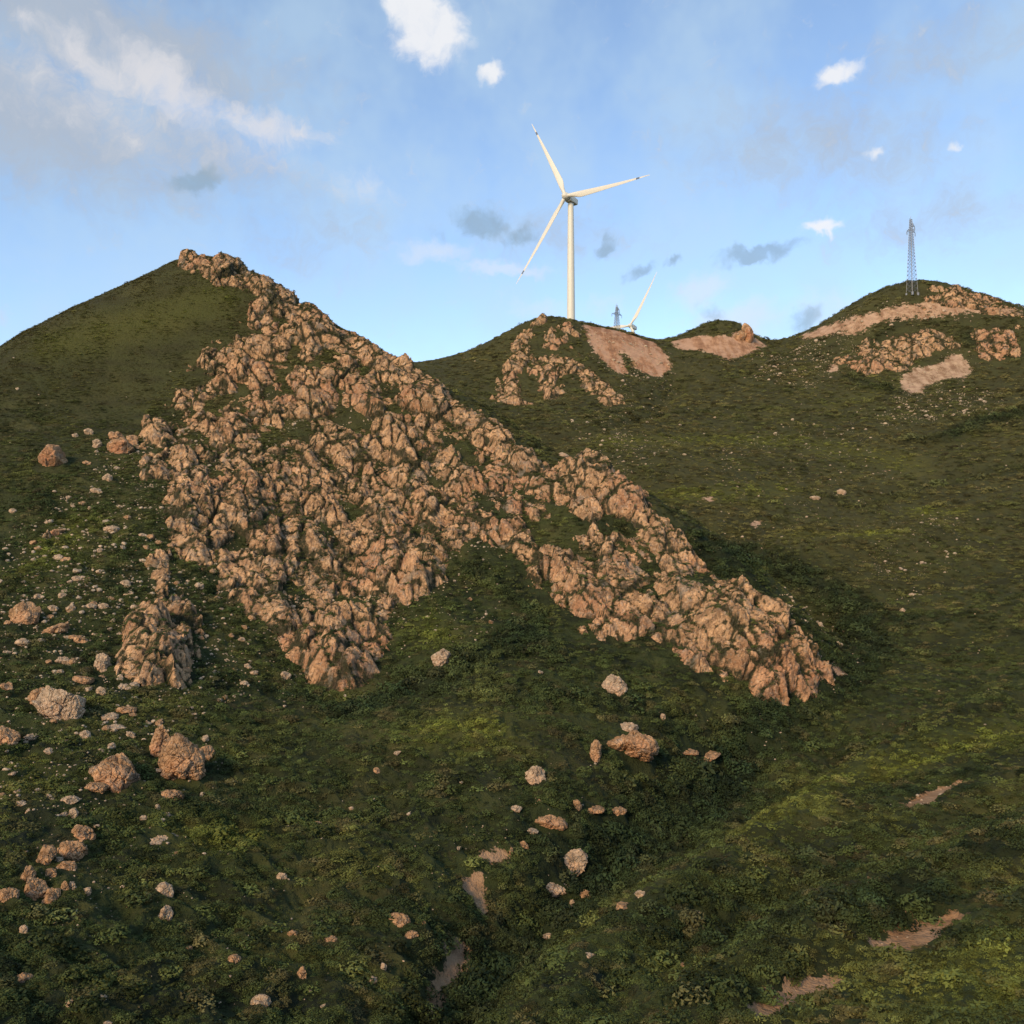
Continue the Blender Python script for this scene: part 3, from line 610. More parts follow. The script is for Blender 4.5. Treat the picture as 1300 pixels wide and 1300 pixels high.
B(76,890,58,58,'large pale split boulder low on the left slope',material=M_pale); B(50,884,26,28,'rock leaning on the left side of the large pale split boulder'); B(105,861,26,13,'flat reddish rock on top right of the large pale split boulder'); B(9,871,20,14,'stone at the left photo edge beside the large pale split boulder'); B(76,852,10,8,'little stone above the large pale split boulder'); B(128,877,12,13,'pale stone right of the large pale split boulder',material=M_pale)
B(160,900,25,13,'reddish flat stone under the tall lone outcrop'); B(138,909,25,12,'white flat stone on the slope below the tall lone outcrop',material=M_pale); B(144,922,25,7,'thin white slab under the white flat stone',material=M_pale); B(8,933,30,28,'sandy rock cut by the left photo edge',roll=-15); B(41,934,22,9,'low pale rock right of the sandy edge rock',material=M_pale); B(61,952,14,10,'pale stone below the low pale rock',material=M_pale); B(142,946,10,10,'white stone above the leaning oblong boulder',material=M_pale); B(108,932,22,14,'cluster stone between the split and the oblong boulders',material=M_pale); B(166,932,12,10,'small pale stone right of the thin white slab',material=M_pale)
B(151,981,74,44,'leaning oblong boulder low on the left slope',roll=-28); B(120,998,32,16,'low rock against the left foot of the leaning oblong boulder')
B(207,936,32,46,'pointed reddish half of the twin boulder',kind='point',material=M_red); B(232,962,54,74,'large grey topped half of the twin boulder'); B(216,1008,28,19,'knobbly rock under the twin boulder'); B(262,955,20,22,'low dark rock right of the twin boulder'); B(200,1024,9,9,'small stone below the knobbly rock'); B(183,1038,11,10,'next small stone down slope from the twin boulder'); B(211,1033,10,7,'stone between the knobbly rock and the flat ledge',material=M_pale)
B(204,1064,46,13,'flat pale ledge below the twin boulder',roll=-4,material=M_pale)
B(27,1019,16,11,'white rounded stone near the left photo edge',material=M_pale,kind='round'); B(36,1029,8,8,'little stone right under the white rounded stone',material=M_pale); B(89,1015,24,13,'white knobbly stone above the lower left rock pile',material=M_pale); B(93,1032,11,16,'upright white stone above the lower left rock pile',material=M_pale); B(80,1033,11,9,'white stone beside the upright white stone',material=M_pale)
B(103,1056,32,24,'topmost red rock of the lower left rock pile',roll=-25,material=M_red); B(92,1077,36,34,'biggest boulder of the lower left rock pile'); B(86,1099,28,14,'flat rock under the biggest boulder of the lower left pile',material=M_red); B(57,1084,24,30,'crumbly rock left of the biggest boulder in the lower left pile',roll=-30); B(65,1107,14,18,'small block in the middle of the lower left pile'); B(36,1110,18,26,'jagged rock at the left of the lower left pile'); B(43,1127,30,30,'sandy boulder near the bottom of the lower left pile',material=M_red); B(66,1136,28,24,'round rock at the bottom of the lower left pile'); B(83,1124,9,17,'thin upright stone right of the lower left pile'); B(92,1123,9,15,'second thin upright stone right of the lower left pile'); B(110,1130,11,13,'pale stone farthest right of the lower left pile',material=M_pale); B(10,1134,26,18,'rock cut by the left photo edge beside the lower left pile'); B(74,1089,12,9,'pale stone wedged in the lower left rock pile',material=M_pale)
B(209,1126,26,26,'round topped boulder alone in the dark scrub',material=M_pale,kind='round'); B(209,1158,20,26,'pale rock just below the round topped boulder',material=M_pale)
B(30,1179,10,14,'small pale rock in dark grass near the bottom left corner',material=M_pale); B(30,1240,22,12,'flat rock near the bottom left corner'); B(358,1111,12,11,'small cream stone in the middle of the lower slope',material=M_pale); B(402,1045,16,8,'flat pink stone on the lower slope under the buttress'); B(447,1026,9,7,'small pink stone up slope right of the flat pink stone')
B(505,1166,30,15,'flat topped pink rock left of the bare earth scar'); B(523,1186,17,12,'smaller pink rock below the flat topped pink rock'); B(298,1215,16,15,'reddish stone near the bottom of the photo',material=M_red); B(384,1233,13,19,'upright striped stone near the bottom of the photo'); B(332,1269,25,17,'largest pale rock along the bottom edge',material=M_pale); B(487,1226,10,12,'white egg shaped stone near the bottom edge',material=M_pale,kind='round'); B(473,1242,14,11,'tilted cream stone below the egg shaped stone',roll=35,material=M_pale); B(592,1255,14,13,'white stone in the dark gully near the bottom',material=M_pale); B(420,1191,16,9,'rusty flat stone in the grass near the bottom',material=M_red); B(240,1203,9,8,'orange stone near the bottom left',material=M_red); B(135,1296,18,8,'white rock cut by the bottom edge',material=M_pale)
B(371,1184,12,9,'rusty stone with rubble left of the rusty flat stone',material=M_red); B(411,1276,9,6,'small stone near the bottom edge right of the largest pale rock'); B(130,1265,12,9,'small pale stone near the bottom left',material=M_pale); B(90,1272,15,11,'knobbly stone in the bottom left corner',material=M_pale); B(363,857,14,13,'pink rounded stone left of the lowest buttress'); B(313,845,13,9,'pink stone on the grass further left of the lowest buttress'); B(323,853,12,6,'flat pink stone beside it left of the lowest buttress'); B(310,866,10,6,'tiny flat pink stone below the others left of the buttress'); B(306,811,10,9,'white stone above the pink stones',material=M_pale)
B(560,834,26,26,'knobbly white topped boulder alone in the green hollow',material=M_pale); B(685,852,9,5,'tiny pale stone alone in the green hollow',material=M_pale); B(479,978,18,9,'pink slab stone alone in the middle of the slope',roll=-25)
B(778,868,32,26,'jagged pale rock above the low outcrop by the gully',kind='point',material=M_pale); B(800,943,64,40,'low brown outcrop with a pale cap near the gully',seed=31); B(797,922,26,12,'pale cap stone on the low brown outcrop',material=M_pale); B(757,952,14,30,'thin rock at the left end of the low brown outcrop'); B(680,981,25,26,'pointed grey boulder in the centre of the lower slope',kind='point',material=M_pale)
B(655,1026,15,10,'small cream stone left of the reddish slabs'); B(697,1042,44,22,'reddish layered rock at the edge of the dark gully',material=M_red); B(673,1054,19,8,'flat cream stone below the reddish layered rock',material=M_pale); B(665,1072,13,12,'crumbly orange stone above the bare earth patch',material=M_red); B(724,1088,38,34,'pointed pale slab leaning in the dark gully',kind='point',roll=35,material=M_pale); B(702,1123,40,20,'wide pale rock below the pointed leaning slab',material=M_pale); B(742,1135,14,19,'upright grey stone right of the wide pale rock'); B(726,1146,10,13,'small grey stone below the wide pale rock',material=M_pale); B(816,1133,18,10,'white rock on the right side of the dark gully',material=M_pale); B(790,1148,22,10,'pink rock just left of the white gully rock'); B(699,1186,20,8,'white stones low in the dark gully',material=M_pale); B(748,1212,18,8,'flat pale stone low on the right side of the gully',material=M_pale)
B(733,1020,10,16,'upright brown rock where two slabs meet above the gully',roll=25); B(752,1026,30,9,'long brown slab lying above the gully'); B(785,1028,20,12,'brown rock half hidden in scrub right of the long slab'); B(873,953,26,9,'left rock lip of the small dark pit by the spur',roll=-5); B(896,960,38,9,'right rock lip of the small dark pit by the spur',roll=22); B(842,909,7,12,'thin white stone between the outcrop and the spur',material=M_pale)
B(1068,624,11,9,'pale stone alone on the far valley slope',material=M_pale); B(1034,632,14,6,'flat stones left of the lone pale valley stone',material=M_pale); B(1146,774,7,6,'tiny white stone on the right slope',material=M_pale)
B(713,577,20,10,'small pale scar of rock behind the big knob of the spur',material=M_pale)
B(948,420,15,32,'reddish rock pillar standing on the far skyline',kind='pillar',material=M_red,name='rock_pillar'); B(940,427,16,18,'lower shoulder of rock left of the skyline pillar',name='rock_pillar')

# loose stones: the largest stay individual, the rest are one scatter
def scatter(n, seed):
    r_ = np.random.default_rng(seed); out = []
    xs = r_.uniform(-150, 190, n * 30); yy = r_.uniform(28, 400, n * 30)
    lft = 1 + 1.6 * ((xs < -.28 * yy) & (yy < 140))
    w = lft * np.maximum(stone_at(xs, yy), earth_at(xs, yy) * .8) * (.35 + .9 * (n2(xs / 6, yy / 6, 44) > 0)) * np.where(yy < 150, np.clip(yy / 110, .3, 1) * 1.3, .75)
    k = r_.random(len(xs)) < w
    return xs[k][:n], yy[k][:n]
sx_, sy_ = scatter(14000, 3)
hh = rock_h(sx_, sy_); ok = hh < .25; sx_, sy_ = sx_[ok], sy_[ok]
bx_ = rng.uniform(-150, 180, 1500); by_ = rng.uniform(35, 400, 1500)      # a thin sprinkle everywhere
sx_ = np.concatenate([sx_, bx_]); sy_ = np.concatenate([sy_, by_])
px_size = np.minimum(1.9 * (rng.pareto(2.3, len(sx_)) + 1) * (.75), 10)
px_size = np.where((sx_ < -.28 * sy_) & (sy_ < 140) & (sy_ > 70), px_size * 1.35, px_size); px_size = np.where(sy_ > 190, px_size * .55, px_size); size = px_size * sy_ / F * rng.uniform(.8, 1.2, len(sx_))
sz_ = base(sx_, sy_) + turf_dz(sx_, sy_)
def stone_group(x, y):
    p = np.array([x, y, base(np.array([x]), np.array([y]))[0]])
    f = p[1] * cp + p[2] * sp; uu = 650 + F * p[0] / f; vv = 650 - F * (-p[1] * sp + p[2] * cp) / f
    if not (0 < uu < 1300 and 0 < vv < 1300): return None
    if vv > 1000 and uu < 620: return ('small pale stone in the dark grass of the lower left foreground', 'stones in the lower left foreground')
    if uu < 260 and vv > 690: return ('small stone in the rubble around the lower left boulders', 'stones around the lower left boulders')
    if uu < 200: return ('small stone on the grass left of the rocky face', 'stones left of the rocky face')
    if vv < 560 and uu > 940: return ('small pale stone below the far right hill', 'stones below the far right hill')
    if uu > 900 and vv < 760: return ('small pale stone on the far valley slope', 'stones on the far valley slope')
    if uu > 900: return ('small stone at the foot of the spur by the gully', 'stones at the foot of the spur')
    if vv > 900: return ('small stone beside the dark gully in the lower middle', 'stones beside the gully')
    return ('small loose stone in the turf between the crags of the rocky face', 'stones between the crags')
stone_meshes = []
for s in range(6):
    P, Fc = boulder_verts(3, (1, .85, .62), 300 + s, 12); me = np_mesh('loose_stone', P, Fc, False); me.materials.append([M_pale, M_stone, M_pale, M_stone, M_red, M_pale][s]); stone_meshes.append(me)
order = np.argsort(-px_size); single = set(); cnt = 0
for i in order:
    g = stone_group(sx_[i], sy_[i])
    if g is None: continue
    o = bpy.data.objects.new('loose_stone', stone_meshes[int(rng.integers(6))]); C.objects.link(o)
    o.location = (sx_[i], sy_[i], sz_[i] + size[i] * .12); o.scale = (size[i] * rng.uniform(.8, 1.2),) * 3; o.rotation_euler = (rng.uniform(-.3, .3), rng.uniform(-.3, .3), rng.uniform(0, 6.28))
    tag(o, g[0], 'stone', g[1]); single.add(int(i)); cnt += 1
    if cnt >= 130: break
V2, F2 = ICO[2]; Vs = []; Fs = []; off = 0
var = [boulder_verts(2, (1, .85, .65), 400 + s, 9)[0] for s in range(12)]
for i in range(len(sx_)):
    if i in single: continue
    P = var[i % 12]; a = i * 2.399; c_, s_ = math.cos(a), math.sin(a)
    P = np.stack([P[:, 0] * c_ - P[:, 1] * s_, P[:, 0] * s_ + P[:, 1] * c_, P[:, 2]], 1) * size[i] + (sx_[i], sy_[i], sz_[i] + size[i] * .1)
    Vs.append(P); Fs.append(F2 + off); off += len(P)
M_rubble = make_rock('rubble_rock', False, pale=.45, moss=.1, grey=.45)
o = link('rubble', np_mesh('rubble', np.concatenate(Vs), np.concatenate(Fs)), M_rubble); tag(o, 'tiny loose stones strewn over the turf and between the crags', 'rubble', kind='stuff')
print('stones', len(Vs), time.time() - T0)

# ------------------------------------------------------------------ scrub and turf tufts (nobody could count them): one object
def tuft_mesh(name, seed, n, leaf, flat):
    r_ = np.random.default_rng(seed); V = []; Q = []
    for i in range(n):
        a = r_.uniform(0, 6.283); el = math.asin(r_.uniform(.02, 1)); rad = r_.uniform(.72, 1.0) * (1 + .22 * math.sin(a * 3 + seed))
        p = np.array([math.cos(a) * math.cos(el), math.sin(a) * math.cos(el), math.sin(el) * flat]) * rad * .5
        nrm = p / np.linalg.norm(p) + r_.normal(size=3) * .55; nrm /= np.linalg.norm(nrm)
        t_ = np.cross(nrm, r_.normal(size=3)); t_ /= np.linalg.norm(t_); b_ = np.cross(nrm, t_)
        l = leaf * r_.uniform(.6, 1.3); w = l * .55
        k = len(V); V += [p - t_ * l * .5, p - b_ * w * .5, p + t_ * l * .5 + nrm * l * .2, p + b_ * w * .5]; Q.append([k, k+1, k+2, k+3])
    me = np_mesh(name, np.array(V), np.array(Q)); me.materials.append(M_leaf); return me
tufts = bpy.data.collections.new('tuft_kinds')
for s in range(5):
    o = bpy.data.objects.new('tuft', tuft_mesh('tuft', 10 + s, (110, 130, 120, 90, 140)[s], (.16, .13, .18, .15, .13)[s], (.8, .65, 1.0, .6, .9)[s])); tufts.objects.link(o)
def cover_points():
    out = []
    for (y0, y1, dens, sc) in [(24,60,10,.66),(60,100,6,.74),(100,150,3.0,.92),(150,220,1.5,1.15),(220,320,.75,1.5),(320,430,.45,1.9)]:
        hw = .64 * y1 + 12; n = int(dens * 2 * hw * (y1 - y0)); x = rng.uniform(-hw, hw, n); y = rng.uniform(y0, y1, n)
        k = np.abs(x) < .62 * y + 14; out.append(np.stack([x[k], y[k], np.full(k.sum(), sc)], 1))
    xg = rng.uniform(-175, -25, 60000); yg = 120 + 120 * rng.random(60000) ** .7; out.append(np.stack([xg, yg, np.full(60000, .95)], 1))
    A = np.concatenate(out); x, y, sc = A.T
    e = earth_at(x, y) + .45 * n2(x / 1.6, y / 1.6, 33) - .25 * sstep(200, 300, y) * np.abs(n2(x / 4, y / 4, 35)); b = bush_at(x, y); rk = rock_at(x, y)
    hr = np.full(x.shape, -9.0); m = rk > .06; hr[m] = rock_h(x[m], y[m])
    k = (e < .42) & (hr < .12)
    for (a_, b_, w_) in bould: k &= ((x - a_) ** 2 + (y - b_ + w_ * .15) ** 2) > (w_ * .44 + .22) ** 2
    x, y, sc, b, rk = x[k], y[k], sc[k], b[k], rk[k]
    cl = fbm2(x, y, 4.5, 3, 81); cl2 = fbm2(x * .45 + y * .3, (x * .64 + y * .77) * 1.2, 9, 2, 85)
    sz = sc * np.clip(.85 + 1.2 * cl + .8 * cl2 + .8 * b + rng.uniform(-.3, .4, len(x)), .3, 2.8) * np.where(rk > .3, .8, 1)
    big_ = (rng.random(len(x)) < .035 + .10 * b) & (rk < .2); sz = np.where(big_, np.maximum(sz, 1.0) * rng.uniform(1.2, 2.0, len(x)), sz)
    # the left hill is close-cropped grass
    grass = sstep(125, 205, y + 8 * n2(x / 15, y / 15, 99)) * sstep(-10, -35, x) * (1 - sstep(.1, .4, rk)); sz = sz * (1 - .38 * grass)
    hgt = sz * (.55 + .35 * b + .2 * rng.random(len(x))) * (1 - .4 * grass)
    z = base(x, y) + turf_dz(x, y) - sz * .06
    return x, y, z, sz, hgt, b
x, y, z, sz, hgt, b = cover_points()
# plants on ledges of the crags
def ledge(P, n, s0):
    V, h, jt = P; d = V[2:, 1:-1] - V[:-2, 1:-1]; e = V[1:-1, 2:] - V[1:-1, :-2]; N = np.cross(e, d); N /= np.linalg.norm(N, axis=-1)[..., None] + 1e-9
    c = V[1:-1, 1:-1]; hh_ = h[1:-1, 1:-1]; jj = jt[1:-1, 1:-1]; nz_ = N[..., 2]
    w = (hh_ > .02) * (((nz_ > .80) & (n2(c[..., 0] / 3, c[..., 1] / 3, 12) > 0)) * .7 + (jj < .09) * (nz_ > .45) * (n2(c[..., 0] / 5, c[..., 1] / 5, 14) > -.35) * 2.2 + (hh_ < .35) * .8)
    m = w > rng.random(w.shape) * 2.5
    q = c[m]; k = rng.permutation(len(q))[:n]; return q[k], s0 * rng.uniform(.35, 1.25, len(k)) ** 1.3
q1, z1 = ledge(P1, 26000, .72); q2, z2 = ledge(P2, 5000, 1.25)
ring = []
for (a_, b_, w_) in bould:
    k_ = int(8 + w_ * 14); an = rng.uniform(0, 6.283, k_); rr_ = w_ * rng.uniform(.48, .8, k_) + .1; ring.append(np.stack([a_ + rr_ * np.cos(an), b_ + rr_ * np.sin(an)], 1))
ring = np.concatenate(ring); rz_ = base(ring[:, 0], ring[:, 1]) + turf_dz(ring[:, 0], ring[:, 1])
q1 = np.concatenate([q1, np.column_stack([ring, rz_])]); z1 = np.concatenate([z1, rng.uniform(.2, .48, len(ring))])
q = np.concatenate([q1, q2]); qs = np.concatenate([z1, z2])
x = np.concatenate([x, q[:, 0]]); y = np.concatenate([y, q[:, 1]]); z = np.concatenate([z, q[:, 2] - qs * .08]); sz = np.concatenate([sz, qs]); hgt = np.concatenate([hgt, qs * .75]); b = np.concatenate([b, np.full(len(q), .35)])
n = len(x); print('tufts', n)
me = bpy.data.meshes.new('ground_cover'); me.vertices.add(n); me.vertices.foreach_set('co', np.stack([x, y, z], 1).astype(np.float32).ravel()); me.update()
def lerp(a, b_, t_): return a + (np.array(b_)[None] - a) * np.clip(t_, 0, 1)[:, None]
lc = np.tile(np.array([.044, .057, .016]), (n, 1))
lc = lerp(lc, (.018, .028, .010), sstep(0, .45, fbm2(x * .4 + y * .3, (x * .64 + y * .77) * 1.3, 6, 3, 201)))
lc = lerp(lc, (.088, .094, .024), .8 * sstep(-.05, .4, fbm2(x, y, 11, 4, 205)))
lc = lerp(lc, (.098, .084, .030), (.30 + .45 * sstep(-.2, .35, fbm2(x * .5, y, 17, 3, 215))) * sstep(130, 230, y))
lc = lerp(lc, (.100, .076, .034), .6 * sstep(.1, .45, fbm2(x, y, 2.5, 2, 209)))
lc = lerp(lc, (.150, .165, .024), .8 * light_at(x, y) * (.6 + .8 * rng.random(n)))
lc = lerp(lc, (.013, .024, .010), .85 * b)
lc *= 1.30 * np.clip(1 + .45 * rng.normal(size=(n, 1)), .35, 2.3)
at_ = me.attributes.new('leaf_colour', 'FLOAT_VECTOR', 'POINT'); at_.data.foreach_set('vector', lc.astype(np.float32).ravel())
fattr(me, 'sz', sz); fattr(me, 'hg', hgt); fattr(me, 'rot', rng.uniform(0, 6.283, n))
gc = link('ground_cover', me); tag(gc, 'low green scrub and turf covering the hillsides', 'ground cover', kind='stuff')
ng = bpy.data.node_groups.new('cover', 'GeometryNodeTree'); ng.interface.new_socket('Geometry', in_out='INPUT', socket_type='NodeSocketGeometry'); ng.interface.new_socket('Geometry', in_out='OUTPUT', socket_type='NodeSocketGeometry')
nn, ll = ng.nodes, ng.links
gi, go = nn.new('NodeGroupInput'), nn.new('NodeGroupOutput'); iop = nn.new('GeometryNodeInstanceOnPoints'); ci = nn.new('GeometryNodeCollectionInfo'); ci.inputs[0].default_value = tufts; ci.inputs['Separate Children'].default_value = True; ci.inputs['Reset Children'].default_value = True
def na(nm):
    a = nn.new('GeometryNodeInputNamedAttribute'); a.data_type = 'FLOAT'; a.inputs[0].default_value = nm; return a.outputs[0]
cs = nn.new('ShaderNodeCombineXYZ'); ll.new(na('sz'), cs.inputs[0]); ll.new(na('sz'), cs.inputs[1]); ll.new(na('hg'), cs.inputs[2])
cr = nn.new('ShaderNodeCombineXYZ'); ll.new(na('rot'), cr.inputs[2]); er = nn.new('FunctionNodeEulerToRotation'); ll.new(cr.outputs[0], er.inputs[0])
iop.inputs['Pick Instance'].default_value = True
ll.new(gi.outputs[0], iop.inputs['Points']); ll.new(ci.outputs[0], iop.inputs['Instance']); ll.new(er.outputs[0], iop.inputs['Rotation']); ll.new(cs.outputs[0], iop.inputs['Scale']); ll.new(iop.outputs[0], go.inputs[0])
md = gc.modifiers.new('cover', 'NODES'); md.node_group = ng
print('cover', time.time() - T0)

# ------------------------------------------------------------------ wind turbines
M_white = plain('turbine_white', (.62, .59, .50), .45, 0, .05); M_band = plain('turbine_band_grey', (.10, .12, .16), .5); M_steel = plain('galvanised_steel', (.19, .20, .21), .55, .4); M_ins = plain('insulator_grey', (.16, .17, .19), .4)
def lathe(prof, seg=32, axis='z'):
    V = []; Q = []
    for (r, h) in prof:
        for k in range(seg):
            a = 2 * math.pi * k / seg; V.append((r * math.cos(a), r * math.sin(a), h))
    for i in range(len(prof) - 1):
        for k in range(seg): Q.append((i*seg + k, i*seg + (k+1) % seg, (i+1)*seg + (k+1) % seg, (i+1)*seg + k))
    return np.array(V), np.array(Q)
def blade_mesh(L, z0, z1, mx_=None, scale=1.0):
    """blade along +Z, chord in X, thickness in Y"""
    n = 40; seg = 20; V = []; Q = []
    for i in range(n):
        z = z0 + (z1 - z0) * i / (n - 1); t = z / L
        if t < .05: ch, th, bl_ = 1.9, 1.9, 0
        else:
            k = min(1, (t - .05) / .15); k = k * k * (3 - 2 * k)
            c2 = 2.9 * (1 - max(0, (t - .20)) / .8) ** .95 + .28
            ch = 1.9 * (1 - k) + c2 * k; th = 1.9 * (1 - k) + (c2 * (.26 - .14 * t)) * k; bl_ = k
        tw = R(16) * (1 - t) ** 2 * min(1, t * 8); pre = -2.2 * t * t
        off = .18 * ch * bl_
        for s in range(seg):
            a = 2 * math.pi * s / seg; x = ch / 2 * math.cos(a) + off; y = th / 2 * math.sin(a) * (1 if bl_ == 0 else (1 - bl_ * .45 * (math.cos(a) + 1) / 2))
            x, y = x * scale, y * scale
            V.append((x * math.cos(tw) - y * math.sin(tw), x * math.sin(tw) + y * math.cos(tw) + pre, z))
    for i in range(n - 1):
        for s in range(seg): Q.append((i*seg + s, i*seg + (s+1) % seg, (i+1)*seg + (s+1) % seg, (i+1)*seg + s))
    k = len(V); V.append((0, -2.2 * (z1 / L) ** 2, z1 + .05 * 1)); 
    me = np_mesh('blade', np.array(V), np.array(Q), True); 
    bm = bmesh.new(); bm.from_mesh(me); bm.verts.ensure_lookup_table()
    tip = bm.verts[k]
    for s in range(seg): bm.faces.new((bm.verts[(n-1)*seg + s], bm.verts[(n-1)*seg + (s+1) % seg], tip))
    bmesh.ops.recalc_face_normals(bm, faces=bm.faces[:]); bm.to_mesh(me); bm.free()
    for p in me.polygons: p.use_smooth = True
    return me
def turbine(hub, tower_h, yaw, angles, L, label, band):
    """hub: world position of the hub centre; rotor axis points toward (-sin yaw, -cos yaw)"""
    e = bpy.data.objects.new('wind_turbine', None); C.objects.link(e); ax = Vector((-math.sin(yaw), -math.cos(yaw), 0)); over = 4.6
    basep = Vector(hub) - ax * over; basep.z = hub[2] - tower_h; e.location = basep; tag(e, label, 'wind turbine', 'wind turbines on the ridge')
    V, Q = lathe([(2.25, -1.5), (2.25, 0), (2.2, 2), (2.05, tower_h * .33), (1.8, tower_h * .66), (1.45, tower_h - 2.1)], 40); t = link('tower', np_mesh('tower', V, Q, True), M_white, e)
    V, Q = lathe([(2.6, -1.2), (2.6, .25), (2.3, .25)], 40); link('flange', np_mesh('flange', V, Q), M_white, e)
    rot = Matrix.Rotation(math.atan2(ax.x, -ax.y), 4, 'Z')    # local -Y -> ax
    tilt = Matrix.Rotation(R(-5), 4, 'X')
    # nacelle: rounded box
    bm = bmesh.new(); bmesh.ops.create_cube(bm, size=1)
    for v in bm.verts:
        v.co.x *= 3.6; v.co.z *= 3.7; v.co.y = v.co.y * 7.4 + .9
        if v.co.y > 0: v.co.z *= .82; v.co.x *= .9
    bmesh.ops.bevel(bm, geom=bm.edges[:], offset=.7, segments=4, affect='EDGES', profile=.6); me = bpy.data.meshes.new('nacelle'); bm.to_mesh(me); bm.free()
    for p in me.polygons: p.use_smooth = True
    na_ = link('nacelle', me, M_white, e); na_.matrix_local = Matrix.Translation((0, 0, tower_h)) @ rot @ tilt
    V, Q = lathe([(.05, 0), (.05, 1.6)], 6); a_ = link('wind_vane', np_mesh('wind_vane', V + np.array([0, 4.0, 1.3]), Q), M_steel, na_)
    hm = Matrix.Translation((0, 0, tower_h)) @ rot @ tilt @ Matrix.Translation((0, -over, 0))
    V, Q = lathe([(1.55, 1.6), (1.85, .9), (1.95, 0), (1.8, -.8), (1.35, -1.6), (.7, -2.15), (.02, -2.35)], 32); V = V[:, [0, 2, 1]]; h = link('hub', np_mesh('hub', V, Q[:, ::-1], True), M_white, e); h.matrix_local = hm
    bme = blade_mesh(L, 1.0, L); bnd = blade_mesh(L, L * .845, L * .885, scale=1.1) if band else None
    for a in angles:
        b_ = link('blade', bme, M_white, e); b_.matrix_local = hm @ Matrix.Rotation(a, 4, 'Y')
        if band: link('blade_stripe', bnd, M_band, b_)
    return e
def ang_fit(hub, yaw, px_tip):
    """rotor angle whose tip points toward the photographed tip"""
    ax = Vector((-math.sin(yaw), -math.cos(yaw), 0)); rot = Matrix.Rotation(math.atan2(ax.x, -ax.y), 4, 'Z') @ Matrix.Rotation(R(-5), 4, 'X'); best = None
    for k in range(720):
        a = k * math.pi / 360; v = rot @ Matrix.Rotation(a, 4, 'Y') @ Vector((0, -2.2, 50)) + Vector(hub)
        f = v.y * cp + v.z * sp; uu = 650 + F * v.x / f; vv = 650 - F * (-v.y * sp + v.z * cp) / f; d = math.hypot(uu - px_tip[0], vv - px_tip[1])
        if best is None or d < best[0]: best = (d, a, uu, vv)
    print('blade fit', best); return best[1]
D1 = 462; hub1 = at(718, 250, D1); yaw1 = R(38); a1 = ang_fit(hub1, yaw1, (655, 362))
g1 = base(np.array([hub1[0]]), np.array([D1]))[0]
turbine(hub1, hub1[2] - g1, yaw1, [a1, a1 + R(120), a1 + R(240)], 50, 'large white wind turbine with all three blades visible above the middle hill', True)
D2 = 790; hub2 = at(800, 414, D2); yaw2 = R(38); a2 = ang_fit(hub2, yaw2, (833, 348))
turbine(hub2, 95, yaw2, [a2, a2 + R(120), a2 + R(240)], 50, 'distant smaller wind turbine mostly hidden behind the red scree hill', False)

